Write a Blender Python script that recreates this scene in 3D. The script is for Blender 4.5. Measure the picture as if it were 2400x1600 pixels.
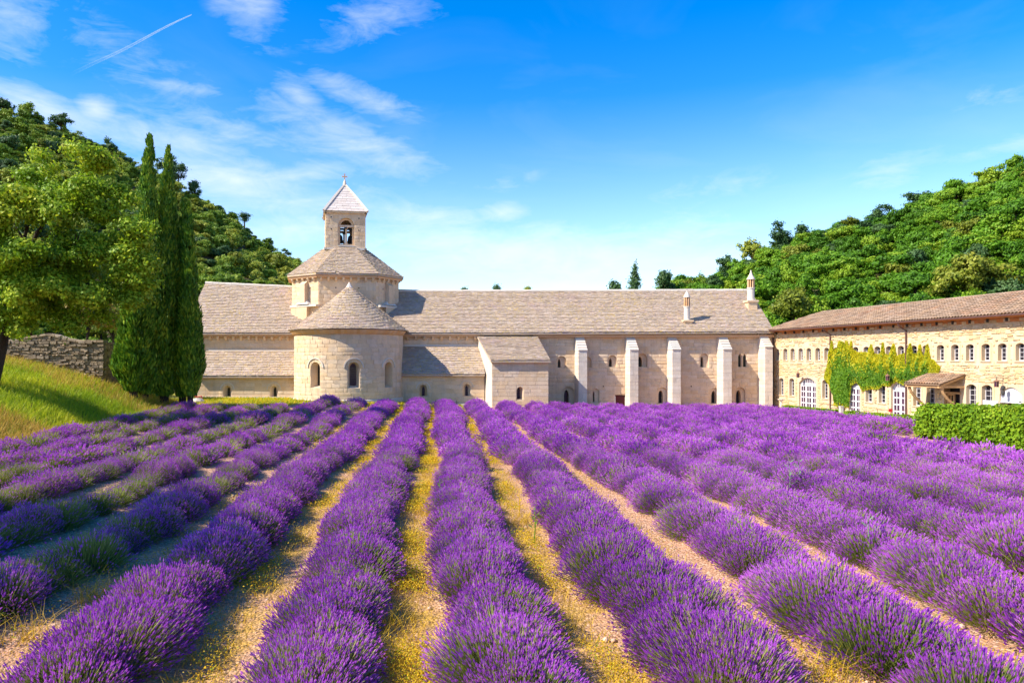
import bpy, math, random
import numpy as np
from mathutils import Matrix, Vector

random.seed(11)
rng = np.random.default_rng(11)
scene = bpy.context.scene
for o in list(bpy.data.objects):
    bpy.data.objects.remove(o)
col = scene.collection
R = math.radians
U = random.uniform

# ------------------------------------------------------------------ camera
EYE = 3.1
FPX = 1700.0                      # focal length in pixels of a 2400 wide picture
CX, CY = 1025.0, 842.0            # where the straight-ahead direction lands
cam_d = bpy.data.cameras.new('camera')
cam = bpy.data.objects.new('camera', cam_d)
col.objects.link(cam)
cam.location = (0, 0, EYE)
cam.rotation_euler = (R(90), 0, 0)
cam_d.sensor_width = 36
cam_d.sensor_fit = 'HORIZONTAL'
cam_d.lens = FPX / 2400 * 36
cam_d.shift_x = (1200 - CX) / 2400
cam_d.shift_y = (CY - 800) / 2400
cam_d.clip_start = 0.1
cam_d.clip_end = 20000
scene.camera = cam

# ------------------------------------------------------------------ light
SUN_TO = Vector((-0.951 * math.cos(R(42)), -0.309 * math.cos(R(42)), math.sin(R(42))))
SUN_STRENGTH = 5.0
SKY_STRENGTH = 0.15
EXPOSURE = 0.90
sun_d = bpy.data.lights.new('sun', 'SUN')
sun_d.energy = SUN_STRENGTH
sun_d.angle = R(0.53)
sun_d.color = (1.0, 0.93, 0.82)
sun = bpy.data.objects.new('sun', sun_d)
col.objects.link(sun)
sun.rotation_euler = SUN_TO.to_track_quat('Z', 'Y').to_euler()

vs = scene.view_settings
vs.view_transform = 'Standard'
vs.look = 'None'
vs.exposure = EXPOSURE
vs.gamma = 1
vs.use_curve_mapping = False
scene.render.engine = 'CYCLES'
cy = scene.cycles
cy.max_bounces = 6
cy.diffuse_bounces = 3
cy.glossy_bounces = 2
cy.transmission_bounces = 3
cy.transparent_max_bounces = 8
cy.caustics_reflective = False
cy.caustics_refractive = False
cy.sample_clamp_indirect = 6
cy.use_denoising = True
cy.use_fast_gi = False


class NT:
    """small helper for node trees"""
    def __init__(self, tree):
        self.t = tree
        tree.nodes.clear()

    def n(self, typ, **kw):
        nd = self.t.nodes.new(typ)
        for k, v in kw.items():
            if k.startswith('i_'):
                nd.inputs[int(k[2:])].default_value = v
            else:
                setattr(nd, k, v)
        return nd

    def l(self, a, b, ao=0, bi=0):
        self.t.links.new(a.outputs[ao], b.inputs[bi])

    def math(self, op, a, b=None, c=None):
        nd = self.n('ShaderNodeMath', operation=op)
        for i, x in enumerate((a, b, c)):
            if x is None:
                continue
            if isinstance(x, (int, float)):
                nd.inputs[i].default_value = x
            else:
                self.t.links.new(x, nd.inputs[i])
        return nd.outputs[0]

    def mix(self, f, a, b, blend='MIX'):
        nd = self.n('ShaderNodeMix', data_type='RGBA', blend_type=blend)
        for i, x in ((0, f), (6, a), (7, b)):
            if isinstance(x, (int, float)):
                nd.inputs[i].default_value = x
            elif isinstance(x, (tuple, list)):
                nd.inputs[i].default_value = (*x[:3], 1)
            else:
                self.t.links.new(x, nd.inputs[i])
        return nd.outputs[2]

    def noise(self, vec, scale, detail=3, rough=.55, dist=0):
        nd = self.n('ShaderNodeTexNoise')
        nd.inputs['Scale'].default_value = scale
        nd.inputs['Detail'].default_value = detail
        nd.inputs['Roughness'].default_value = rough
        nd.inputs['Distortion'].default_value = dist
        if vec is not None:
            self.t.links.new(vec, nd.inputs['Vector'])
        return nd.outputs[0]

    def ramp(self, f, pts):
        nd = self.n('ShaderNodeMapRange')
        nd.inputs[1].default_value, nd.inputs[2].default_value = pts[0], pts[1]
        nd.inputs[3].default_value, nd.inputs[4].default_value = (pts[2], pts[3]) if len(pts) > 2 else (0, 1)
        self.t.links.new(f, nd.inputs[0])
        return nd.outputs[0]


world = bpy.data.worlds.new('World')
scene.world = world
world.use_nodes = True
W = NT(world.node_tree)
w_out = W.n('ShaderNodeOutputWorld')
w_bg = W.n('ShaderNodeBackground')
w_bg.inputs[1].default_value = SKY_STRENGTH
W.l(w_bg, w_out)
sky = W.n('ShaderNodeTexSky', sky_type='NISHITA')
sky.sun_disc = False
sky.sun_elevation = R(42)
sky.sun_rotation = math.atan2(SUN_TO.x, SUN_TO.y)
sky.altitude = 300
sky.air_density = 1.0
sky.dust_density = 0.6
sky.ozone_density = 2.0
# the deep, saturated summer blue of the photograph
hs = W.n('ShaderNodeHueSaturation')
hs.inputs['Hue'].default_value = .510
hs.inputs['Saturation'].default_value = 1.52
hs.inputs['Value'].default_value = 1.05
W.l(sky, hs, 0, 4)
tc = W.n('ShaderNodeTexCoord')
sep = W.n('ShaderNodeSeparateXYZ')
W.l(tc, sep, 0, 0)
az = W.math('ARCTAN2', sep.outputs[0], sep.outputs[1])
el = W.math('ARCSINE', sep.outputs[2])
comb = W.n('ShaderNodeCombineXYZ')
W.t.links.new(az, comb.inputs[0])
W.t.links.new(el, comb.inputs[1])


def sky_angles(px, py):
    x, z = (px - CX) / FPX, (CY - py) / FPX
    a = math.atan2(x, 1)
    return a, math.atan2(z, math.hypot(x, 1))


# thin summer cloud: (place in the sky as picture pixels, half sizes, tilt, strength)
CLOUDS = [(800, 325, 150, 34, -17, .7), (560, 300, 120, 24, -8, .35), (540, 418, 150, 34, -4, .85), (690, 415, 110, 20, 14, .6),
          (705, 228, 46, 22, -32, .65), (850, 228, 95, 20, -17, .6), (590, 15, 62, 48, -30, .5),
          (910, 22, 130, 36, 20, .38), (90, 250, 100, 24, -14, .85), (222, 257, 28, 19, 0, .9),
          (1178, 500, 38, 15, 5, .75), (1000, 508, 130, 22, -6, .5), (1230, 590, 330, 42, -5, .75), (1560, 570, 120, 22, 8, .5),
          (2085, 400, 60, 24, 15, .35), (0, 30, 60, 55, -20, .45), (300, 150, 170, 45, -25, .2),
          (680, 535, 150, 26, 3, .6), (400, 330, 110, 30, -10, .7), (420, 205, 110, 10, -3, .4),
          (2350, 345, 160, 12, 8, .3), (1660, 440, 120, 20, 4, .2), (1420, 560, 200, 30, 6, .35), (620, 480, 190, 30, 5, .5),
          (2320, 225, 60, 14, 0, .2), (1190, 425, 50, 14, 10, .25)]
acc = None
for (px, py, sx, sy, tilt, st) in CLOUDS:
    a, e = sky_angles(px, py)
    mp = W.n('ShaderNodeMapping', vector_type='TEXTURE')
    mp.inputs[1].default_value = (a, e, 0)
    mp.inputs[2].default_value = (0, 0, R(tilt))
    mp.inputs[3].default_value = (sx * 2.1 / FPX, sy * 2.1 / FPX, 1)
    W.l(comb, mp)
    ln = W.n('ShaderNodeVectorMath', operation='LENGTH')
    W.l(mp, ln)
    g = W.math('MULTIPLY', W.math('MAXIMUM', W.math('SUBTRACT', 1.0, ln.outputs['Value']), 0.0), st * 1.5)
    acc = g if acc is None else W.math('MAXIMUM', acc, g)
mpn = W.n('ShaderNodeMapping')
mpn.inputs[2].default_value = (0, 0, R(10))
mpn.inputs[3].default_value = (1.0, 2.9, 1)
W.l(comb, mpn)
n1 = W.noise(mpn.outputs[0], 11, 8, .62, .9)
n2 = W.noise(mpn.outputs[0], 34, 6, .6, .4)
nz = W.math('ADD', W.math('MULTIPLY', n1, .72), W.math('MULTIPLY', n2, .28))
dens = W.math('ADD', acc, W.math('MULTIPLY', W.math('SUBTRACT', nz, .5), 2.2))
dens = W.ramp(dens, (.15, 1.6))
dens = W.math('MULTIPLY', dens, W.math('MINIMUM', W.math('MULTIPLY', acc, 5.0), 1.0))
veil = W.ramp(W.noise(mpn.outputs[0], 3.5, 5, .55, .6), (.5, .8, 0, .10))
veil = W.math('MULTIPLY', veil, W.ramp(el, (.5, .25)))
dens = W.math('MINIMUM', W.math('ADD', W.math('MULTIPLY', dens, .68), veil), .8)
cloud_col = (4.2, 4.35, 4.5)
clear = W.mix(W.ramp(el, (.02, .34)), sky.outputs[0], hs.outputs[0])      # paler towards the horizon
skycol = W.mix(dens, clear, cloud_col)
W.t.links.new(skycol, w_bg.inputs[0])

# ------------------------------------------------------------------ helpers
def P(px, py, Y):
    """the point at depth Y that the photograph shows at this pixel"""
    return Vector(((px - CX) / FPX * Y, Y, EYE + (CY - py) / FPX * Y))


def xof(px, Y):
    return (px - CX) / FPX * Y


def zof(py, Y):
    return EYE + (CY - py) / FPX * Y


def sm(a, b, x):
    t = np.clip((np.asarray(x, float) - a) / (b - a), 0, 1)
    return t * t * (3 - 2 * t)


def mesh_np(name, V, F, mi=None, mats=(), smooth=False):
    V = np.ascontiguousarray(V, dtype=np.float32)
    F = np.ascontiguousarray(F, dtype=np.int32)
    k = F.shape[1]
    me = bpy.data.meshes.new(name)
    me.vertices.add(len(V))
    me.vertices.foreach_set('co', V.ravel())
    me.loops.add(F.size)
    me.loops.foreach_set('vertex_index', F.ravel())
    me.polygons.add(len(F))
    me.polygons.foreach_set('loop_start', np.arange(0, F.size, k, dtype=np.int32))
    me.polygons.foreach_set('loop_total', np.full(len(F), k, dtype=np.int32))
    for m in mats:
        me.materials.append(m)
    if mi is not None:
        me.polygons.foreach_set('material_index', np.ascontiguousarray(mi, dtype=np.int32))
    if smooth:
        me.polygons.foreach_set('use_smooth', np.ones(len(F), dtype=bool))
    me.update(calc_edges=True)
    me.validate()
    return me


def link(name, me, parent=None, kind=None, label=None):
    o = bpy.data.objects.new(name, me)
    col.objects.link(o)
    if parent is not None:
        o.parent = parent
        if parent.type == 'EMPTY':
            o.matrix_parent_inverse = Matrix.Translation(-Vector(parent.location))
    if kind:
        o['kind'] = kind
    if label:
        o['label'] = label
    return o


def tag(o, label, cat, group=None):
    o['label'] = label
    o['category'] = cat
    if group:
        o['group'] = group
    return o


def thing(name, loc, label, cat, group=None):
    o = bpy.data.objects.new(name, None)
    o.empty_display_size = .3
    col.objects.link(o)
    o.location = loc
    return tag(o, label, cat, group)


class MB:
    def __init__(self):
        self.v, self.f, self.m = [], [], []

    def poly(self, pts, m=0):
        i = len(self.v)
        self.v += [tuple(p) for p in pts]
        self.f.append(tuple(range(i, i + len(pts))))
        self.m.append(m)

    def box(self, M, a0, a1, b0, b1, c0, c1, m=0):
        i = len(self.v)
        for c in (c0, c1):
            for (a, b) in ((a0, b0), (a1, b0), (a1, b1), (a0, b1)):
                self.v.append(tuple(M(a, b, c)))
        for q in ((0, 1, 2, 3), (7, 6, 5, 4), (0, 4, 5, 1), (1, 5, 6, 2), (2, 6, 7, 3), (3, 7, 4, 0)):
            self.f.append(tuple(i + k for k in q))
            self.m.append(m)

    def loft(self, r0, r1, closed=True, m=0):
        n = len(r0)
        i = len(self.v)
        self.v += [tuple(p) for p in r0] + [tuple(p) for p in r1]
        for k in range(n if closed else n - 1):
            j = (k + 1) % n
            self.f.append((i + k, i + j, i + n + j, i + n + k))
            self.m.append(m)

    def tube(self, pts, rad, n=6, m=0, cap=True):
        pts = [Vector(p) for p in pts]
        if not isinstance(rad, (list, tuple)):
            rad = [rad] * len(pts)
        rings = []
        for k, p in enumerate(pts):
            d = (pts[min(k + 1, len(pts) - 1)] - pts[max(k - 1, 0)]).normalized()
            s = d.cross(Vector((0, 0, 1)) if abs(d.z) < .9 else Vector((1, 0, 0))).normalized()
            t = d.cross(s)
            rings.append([p + (s * math.cos(2 * math.pi * q / n) + t * math.sin(2 * math.pi * q / n)) * rad[k] for q in range(n)])
        for k in range(len(rings) - 1):
            self.loft(rings[k], rings[k + 1], True, m)
        if cap:
            self.poly(rings[0], m)
            self.poly(rings[-1][::-1], m)

    def lathe(self, c, prof, n=12, m=0):
        rings = [[Vector((c[0] + r * math.cos(2 * math.pi * q / n), c[1] + r * math.sin(2 * math.pi * q / n), z)) for q in range(n)] for r, z in prof]
        for k in range(len(rings) - 1):
            self.loft(rings[k], rings[k + 1], True, m)
        self.poly(rings[0][::-1], m)
        self.poly(rings[-1], m)

    def build(self, name, mats, parent=None, kind=None, smooth=False, label=None):
        me = bpy.data.meshes.new(name)
        me.from_pydata(self.v, [], self.f)
        for mm in (mats if isinstance(mats, (list, tuple)) else [mats]):
            me.materials.append(mm)
        me.polygons.foreach_set('material_index', self.m)
        if smooth:
            me.polygons.foreach_set('use_smooth', [True] * len(me.polygons))
        me.update()
        return link(name, me, parent, kind, label)


def flat(O, Uv, N):
    O, Uv, N = Vector(O), Vector(Uv).normalized(), Vector(N).normalized()
    return lambda a, b, c=0.0: Vector((O.x + Uv.x * a + N.x * c, O.y + Uv.y * a + N.y * c, O.z + b))


def facing(Y):                       # a wall square to the camera, a = world X, b = world Z
    return lambda a, b, c=0.0: Vector((a, Y - c, b))


# ------------------------------------------------------------------ materials
def new_mat(name):
    m = bpy.data.materials.new(name)
    m.use_nodes = True
    return m, NT(m.node_tree)


def stone_mat(name, c1, c2, stain=None, stain_amt=.5, dark=None, dark_amt=0, var=.25, bump=.5, nscale=1.0, rough=.9, streak=None, lichen=None, lichen_amt=0, lichen_scale=3):
    m, T = new_mat(name)
    out = T.n('ShaderNodeOutputMaterial')
    bs = T.n('ShaderNodeBsdfPrincipled')
    T.l(bs, out)
    geo = T.n('ShaderNodeNewGeometry')
    oi = T.n('ShaderNodeObjectInfo')
    pos = geo.outputs['Position']
    rnd = T.math('FRACT', T.math('ADD', geo.outputs['Random Per Island'], oi.outputs['Random']))
    base = T.mix(T.ramp(T.noise(pos, 1.1 * nscale, 5, .6), (.3, .7)), c1, c2)
    if stain:
        base = T.mix(T.ramp(T.noise(pos, .55 * nscale, 6, .65, .5), (.52, .75, 0, stain_amt)), base, stain)
    if dark:
        base = T.mix(T.ramp(T.noise(pos, 2.3 * nscale, 6, .7, .3), (.5, .72, 0, dark_amt)), base, dark)
    if streak:
        mp = T.n('ShaderNodeMapping')
        mp.inputs[3].default_value = (1, 1, .10)
        T.t.links.new(pos, mp.inputs[0])
        base = T.mix(T.ramp(T.noise(mp.outputs[0], 2.2, 5, .65), (.50, .76, 0, .7)), base, streak)
    if lichen:
        lf = T.math('MULTIPLY', T.ramp(T.noise(pos, lichen_scale, 4, .7), (.50, .62)), T.ramp(T.noise(pos, .35, 3, .6), (.35, .65, .4, 1)))
        base = T.mix(T.math('MULTIPLY', lf, lichen_amt), base, lichen)
    hsv = T.n('ShaderNodeHueSaturation')
    T.t.links.new(T.math('ADD', T.math('MULTIPLY', T.math('SUBTRACT', rnd, .5), var * 2), 1.0), hsv.inputs['Value'])
    rnd2 = T.math('FRACT', T.math('MULTIPLY', rnd, 7.31))
    T.t.links.new(T.math('ADD', T.math('MULTIPLY', rnd2, .22), .89), hsv.inputs['Saturation'])
    T.t.links.new(base, hsv.inputs['Color'])
    fine = T.noise(pos, 14 * nscale, 6, .7)
    colr = T.mix(T.ramp(fine, (.35, .75, 0, .35)), hsv.outputs[0], T.mix(1.0, hsv.outputs[0], (.55, .5, .45), 'MULTIPLY'))
    T.t.links.new(colr, bs.inputs['Base Color'])
    bs.inputs['Roughness'].default_value = rough
    bs.inputs['Specular IOR Level'].default_value = .2
    bp = T.n('ShaderNodeBump')
    bp.inputs['Strength'].default_value = bump
    bp.inputs['Distance'].default_value = .03
    T.t.links.new(T.math('ADD', fine, T.noise(pos, 4 * nscale, 4, .6)), bp.inputs['Height'])
    T.l(bp, bs, 0, bs.inputs.find('Normal'))
    return m


def leaf_mat(name, cols, trans=.35, big=.12, rough=.55, spec=.25, wts=(.5, .3, .2)):
    """cols: dark, mid, light; leaves differ one by one and in larger patches"""
    m, T = new_mat(name)
    out = T.n('ShaderNodeOutputMaterial')
    geo = T.n('ShaderNodeNewGeometry')
    oi = T.n('ShaderNodeObjectInfo')
    isl = geo.outputs['Random Per Island']
    patch = T.noise(geo.outputs['Position'], big, 3, .6)
    f = T.math('ADD', T.math('MULTIPLY', isl, wts[0]), T.math('MULTIPLY', T.ramp(patch, (.3, .7)), wts[1]))
    f = T.math('ADD', f, T.math('MULTIPLY', oi.outputs['Random'], wts[2]))
    c = T.mix(T.ramp(f, (0, .5)), cols[0], cols[1])
    c = T.mix(T.ramp(f, (.5, 1)), c, cols[2])
    bs = T.n('ShaderNodeBsdfPrincipled')
    bs.inputs['Roughness'].default_value = rough
    bs.inputs['Specular IOR Level'].default_value = spec
    T.t.links.new(c, bs.inputs['Base Color'])
    tr = T.n('ShaderNodeBsdfTranslucent')
    T.t.links.new(c, tr.inputs[0])
    mx = T.n('ShaderNodeMixShader')
    mx.inputs[0].default_value = trans
    T.l(bs, mx, 0, 1)
    T.l(tr, mx, 0, 2)
    T.l(mx, out)
    return m


def plain(name, c, rough=.7, spec=.3, metal=0, var=.15, nscale=6, bump=.1):
    m, T = new_mat(name)
    out = T.n('ShaderNodeOutputMaterial')
    bs = T.n('ShaderNodeBsdfPrincipled')
    T.l(bs, out)
    geo = T.n('ShaderNodeNewGeometry')
    nz = T.noise(geo.outputs['Position'], nscale, 5, .65)
    T.t.links.new(T.mix(T.ramp(nz, (.3, .75, 0, 1)), tuple(x * (1 + var) for x in c), tuple(x * (1 - var) for x in c)), bs.inputs['Base Color'])
    bs.inputs['Roughness'].default_value = rough
    bs.inputs['Specular IOR Level'].default_value = spec
    bs.inputs['Metallic'].default_value = metal
    bp = T.n('ShaderNodeBump')
    bp.inputs['Strength'].default_value = bump
    bp.inputs['Distance'].default_value = .01
    T.t.links.new(nz, bp.inputs['Height'])
    T.l(bp, bs, 0, bs.inputs.find('Normal'))
    return m


M = {}
M['ashlar'] = stone_mat('pale limestone ashlar', (.72, .54, .355), (.66, .475, .295), streak=(.46, .35, .25), stain=(.70, .43, .20), stain_amt=.5, dark=(.44, .34, .26), dark_amt=.4, var=.06, bump=.35)
M['trim'] = stone_mat('white limestone trim', (.68, .60, .50), (.62, .54, .44), dark=(.50, .42, .34), dark_amt=.25, var=.05, bump=.25)
M['cornice'] = stone_mat('warm limestone cornice', (.68, .43, .24), (.66, .38, .19), stain=(.62, .34, .15), stain_amt=.5, var=.08, bump=.3)
M['buttress'] = stone_mat('pale weathered buttress stone', (.70, .60, .49), (.62, .52, .41), streak=(.48, .40, .32), dark=(.44, .36, .29), dark_amt=.35, var=.06, bump=.4)
M['lauze'] = stone_mat('limestone roof tiles', (.48, .375, .295), (.41, .315, .24), dark=(.25, .19, .15), dark_amt=.4, var=.13, bump=.4, lichen=(.56, .40, .07), lichen_amt=.62, lichen_scale=6, stain=(.50, .34, .36), stain_amt=.45)
M['pyramid'] = stone_mat('white stone slabs', (.64, .56, .50), (.58, .50, .44), dark=(.42, .35, .3), dark_amt=.25, var=.08, bump=.25)
M['rubble'] = stone_mat('ochre rubble stone', (.64, .47, .27), (.54, .385, .205), stain=(.64, .39, .15), stain_amt=.6, dark=(.40, .30, .19), dark_amt=.3, var=.2, bump=.6)
M['plaster'] = stone_mat('cream lime plaster', (.66, .50, .31), (.61, .455, .27), stain=(.64, .41, .17), stain_amt=.5, var=.03, bump=.3)
M['surround'] = stone_mat('pale dressed window surround', (.62, .475, .31), (.57, .43, .27), var=.03, bump=.15)
M['canal'] = stone_mat('weathered clay roof tiles', (.36, .24, .15), (.30, .20, .13), stain=(.46, .19, .09), stain_amt=.6, dark=(.20, .15, .11), dark_amt=.5, var=.3, bump=.3)
M['drystone'] = stone_mat('grey dry stone', (.34, .255, .165), (.26, .195, .125), dark=(.12, .095, .07), dark_amt=.5, var=.3, bump=.7, nscale=1.6)
M['white'] = plain('white painted wood', (.56, .53, .53), .5, .3, var=.05)
M['wood'] = plain('honey coloured oak', (.46, .28, .13), .7, .2, var=.25, nscale=9)
M['soffit'] = plain('red brown eave boards', (.48, .19, .06), .7, .2, var=.25, nscale=5)
M['iron'] = plain('dark iron', (.04, .035, .032), .6, .4, var=.3)
M['pipe'] = plain('brown metal pipe', (.10, .045, .035), .5, .4, var=.2)
M['copper'] = plain('rusty lantern metal', (.20, .10, .06), .6, .4, var=.3)
M['bell'] = plain('dark bronze', (.06, .05, .04), .45, .5, metal=.6)
M['reddoor'] = plain('dark red door paint', (.075, .010, .012), .6, .3, var=.25)
M['red'] = plain('red plastic', (.55, .03, .03), .5, .4)
M['bark'] = stone_mat('tree bark', (.06, .042, .028), (.04, .028, .02), var=.1, bump=1, nscale=3)


def glass_mat():
    m, T = new_mat('dark window glass')
    out = T.n('ShaderNodeOutputMaterial')
    bs = T.n('ShaderNodeBsdfPrincipled')
    T.l(bs, out)
    bs.inputs['Base Color'].default_value = (.022, .020, .026, 1)
    bs.inputs['Roughness'].default_value = .12
    bs.inputs['Specular IOR Level'].default_value = .45
    return m


M['glass'] = glass_mat()
M['violetglass'] = plain('violet tinted glass', (.055, .022, .045), .15, .4, var=.4, nscale=1.2, bump=0)
# ------------------------------------------------------------------ masonry
class Op:
    """an opening in a wall: centre a, sill b0, width, height, head shape"""
    def __init__(s, ac, b0, w, h, kind='round'):
        s.ac, s.b0, s.w, s.h, s.kind = ac, b0, w, h, kind
        s.rise = {'round': w / 2, 'flat': 0.0, 'segment': w * .22, 'pointed': w * .85}[kind]

    def head(s, t):                    # t in -1..1, height above the springing
        t = max(-1, min(1, t))
        if s.kind == 'round':
            return s.rise * math.sqrt(max(0, 1 - t * t))
        if s.kind == 'flat':
            return 0
        if s.kind == 'segment':
            return s.rise * (1 - t * t)
        return s.rise * (1 - abs(t) ** 1.6)

    def hi(s, a):
        return s.b0 + s.h - s.rise + s.head((a - s.ac) / (s.w / 2))

    def half(s, b):
        sp = s.b0 + s.h - s.rise
        if b <= sp or s.rise == 0:
            return s.w / 2
        y = min(1, (b - sp) / s.rise)
        return s.w / 2 * (math.sqrt(max(0, 1 - y * y)) if s.kind == 'round' else (1 - y) ** .6)

    def samples(s):
        n = 1 if s.kind == 'flat' else 10
        return [s.ac - s.w / 2 * math.cos(math.pi * k / n) for k in range(n + 1)]

    def outline(s, dx=0.0, dw=1.0, sill=0.0, top=0.0):
        aa = s.samples()
        pts = [((a - s.ac) * dw + s.ac + dx, s.hi(a) - top) for a in aa]
        lo = [((a - s.ac) * dw + s.ac + dx, s.b0 + sill) for a in (aa[-1], aa[0])]
        return pts + lo


def wall_cols(mb, Mp, a0, a1, b0, top, ops, step=3.0, m=0):
    topf = top if callable(top) else (lambda a: top)
    br = {a0, a1}
    n = max(1, int(round((a1 - a0) / step)))
    br |= {a0 + (a1 - a0) * k / n for k in range(n + 1)}
    for o in ops:
        br |= {a for a in o.samples() if a0 < a < a1}
    br = sorted(br)
    br = [a for k, a in enumerate(br) if k == 0 or a - br[k - 1] > 1e-5]
    for p, q in zip(br, br[1:]):
        mid = (p + q) / 2
        cuts = sorted([o for o in ops if o.ac - o.w / 2 < mid < o.ac + o.w / 2], key=lambda o: o.b0)
        lo = (b0, b0)
        for o in cuts:
            if o.b0 > max(lo) + 1e-4:
                mb.poly([Mp(p, lo[0]), Mp(q, lo[1]), Mp(q, o.b0), Mp(p, o.b0)], m)
            lo = (o.hi(p), o.hi(q))
        mb.poly([Mp(p, lo[0]), Mp(q, lo[1]), Mp(q, topf(q)), Mp(p, topf(p))], m)


def courses(ext, b0, b1, ch, lmin, lmax, ops, gap=.02, margin=.03, jit=.15):
    """ext(b) -> (a0, a1) of the wall at height b.  Returns blocks (a, b, w, h)."""
    out = []
    b = b0
    while b < b1 - ch * .4:
        h = min(ch * U(1 - jit, 1 + jit), b1 - b)
        if b1 - (b + h) < ch * .4:
            h = b1 - b
        lo = ext(b + h * .5)
        segs = [lo]
        for o in ops:
            if o.b0 < b + h and o.b0 + o.h > b:
                hw = o.half(max(b, o.b0)) + margin
                new = []
                for s0, s1 in segs:
                    if o.ac + hw <= s0 or o.ac - hw >= s1:
                        new.append((s0, s1))
                        continue
                    if o.ac - hw > s0:
                        new.append((s0, o.ac - hw))
                    if o.ac + hw < s1:
                        new.append((o.ac + hw, s1))
                segs = new
        for s0, s1 in segs:
            a = s0
            first = True
            while a < s1 - .02:
                w = U(lmin, lmax) * (U(.4, 1) if first else 1)
                first = False
                if s1 - (a + w) < lmin * .55:
                    w = s1 - a
                if w > .06:
                    out.append((a + gap / 2, b + gap / 2, w - gap, h - gap))
                a += w
        b += h
    return out


def slab_variant(i):
    """unit stone: back at 0, front at 1, chamfered uneven front edge"""
    r = random.Random(100 + i)
    V, F = [], []
    back = [(-.5, -.5, 0), (.5, -.5, 0), (.5, .5, 0), (-.5, .5, 0)]
    mid = [(x, y, .72) for x, y, _ in back]
    fr = [(x * (1 - r.uniform(.02, .09)), y * (1 - r.uniform(.05, .16)), r.uniform(.85, 1.0)) for x, y, _ in back]
    V = back + mid + fr
    for k in range(4):
        j = (k + 1) % 4
        F += [(k, j, 4 + j, 4 + k), (4 + k, 4 + j, 8 + j, 8 + k)]
    F.append((8, 9, 10, 11))
    return V, F


SLABS = [slab_variant(i) for i in range(6)]
slab_mesh = {}


def lay_blocks(parent, Mp, blocks, mat, thick, name='stone_block', singles=0, tj=.5, rot=0.0, bj=0.0):
    """the largest blocks as objects of their own, the others as one part"""
    order = sorted(range(len(blocks)), key=lambda k: -blocks[k][2] * blocks[k][3])
    rest_v, rest_f = [], []
    for rank, k in enumerate(order):
        a, b, w, h = blocks[k]
        vi = random.randrange(6)
        t = thick * U(1 - tj, 1 + tj)
        ac, bc = a + w / 2, b + h / 2 + U(-bj, bj)
        h = h * (1 + U(-bj, bj) * 3)
        o = Mp(ac, bc, -.004)
        ex = (Mp(ac + w / 2, bc, -.004) - Mp(ac - w / 2, bc, -.004))
        n = (Mp(ac, bc, .2) - Mp(ac, bc, 0)).normalized()
        up = Vector((0, 0, 1))
        if rot:
            q = Matrix.Rotation(U(-rot, rot), 3, n)
            ex, up = q @ ex, q @ up
        mt = Matrix(((ex.x, up.x * h, n.x * t, o.x), (ex.y, up.y * h, n.y * t, o.y), (ex.z, up.z * h, n.z * t, o.z), (0, 0, 0, 1)))
        if rank < singles:
            key = (vi, mat.name)
            if key not in slab_mesh:
                me = bpy.data.meshes.new('stone_block')
                me.from_pydata(SLABS[vi][0], [], SLABS[vi][1])
                me.materials.append(mat)
                slab_mesh[key] = me
            ob = link(name, slab_mesh[key], parent)
            ob.matrix_basis = mt
        else:
            i = len(rest_v)
            rest_v += [tuple(mt @ Vector(v)) for v in SLABS[vi][0]]
            rest_f += [tuple(i + q for q in f) for f in SLABS[vi][1]]
    if rest_f:
        me = mesh_np('stone_courses', np.array(rest_v), np.array(rest_f), mats=[mat])
        link('stone_courses', me, parent, 'stuff')


def window(parent, Mp, op, depth, inner=None, glass='glass', stone='ashlar', bars=(2, 5), hood=None, name='window', mid=None):
    """splayed arched window: reveal, dark pane and lead bars.  inner=(dx, w factor, sill lift, top drop)"""
    mb = MB()
    ring0 = [Mp(a, b, 0) for a, b in op.outline()]
    inner = inner or (0, 1, 0, 0)
    o1 = op.outline(*inner)
    cur, cd = ring0, 0
    if mid:                                  # a flat blind niche first, then the slit
        ring1 = [Mp(a, b, -mid) for a, b in op.outline()]
        mb.loft(ring0, ring1)
        o_in = o1
        flat_in = [Mp(a, b, -mid - .001) for a, b in o_in]
        mb.loft(ring1, flat_in)
        cur, cd = flat_in, mid
    mb.loft(cur, [Mp(a, b, -depth) for a, b in o1])
    w = mb.build(name, M[stone], parent)
    pb = MB()
    pb.poly([Mp(a, b, -depth + .004) for a, b in o1])
    pb.build('pane', M[glass], w)
    if bars:
        aa = [p[0] for p in o1]
        bb = [p[1] for p in o1]
        a0, a1, b0, b1 = min(aa), max(aa), min(bb), max(bb)
        g = MB()
        t = .012
        hw0 = (a1 - a0) / 2
        for k in range(1, bars[0]):
            a = a0 + (a1 - a0) * k / bars[0]
            g.box(Mp, a - t, a + t, b0, b1 - hw0 * .3, -depth + .01, -depth + .035)
        for k in range(1, bars[1]):
            b = b0 + (b1 - hw0 - b0) * k / (bars[1] - .6)
            if b < b1 - hw0 * .5:
                g.box(Mp, a0, a1, b - t, b + t, -depth + .012, -depth + .033)
        if g.f:
            g.build('glazing_bars', M['iron'], w)
    if hood:
        r, th, pr = hood
        hb = MB()
        zc = op.b0 + op.h - op.rise
        n = 16
        angs = [math.pi * k / n for k in range(n + 1)]
        rr = [[Mp(op.ac + q * math.cos(x), zc + q * math.sin(x), c) for x in angs] for q, c in ((r, 0), (r, pr), (r + th, pr), (r + th, 0))]
        for k in range(3):
            hb.loft(rr[k], rr[k + 1], False)
        for e in (0, -1):
            hb.poly([rr[k][e] for k in range(4)])
        hb.build('hood_mould', M['trim'], w)
    return w


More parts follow.
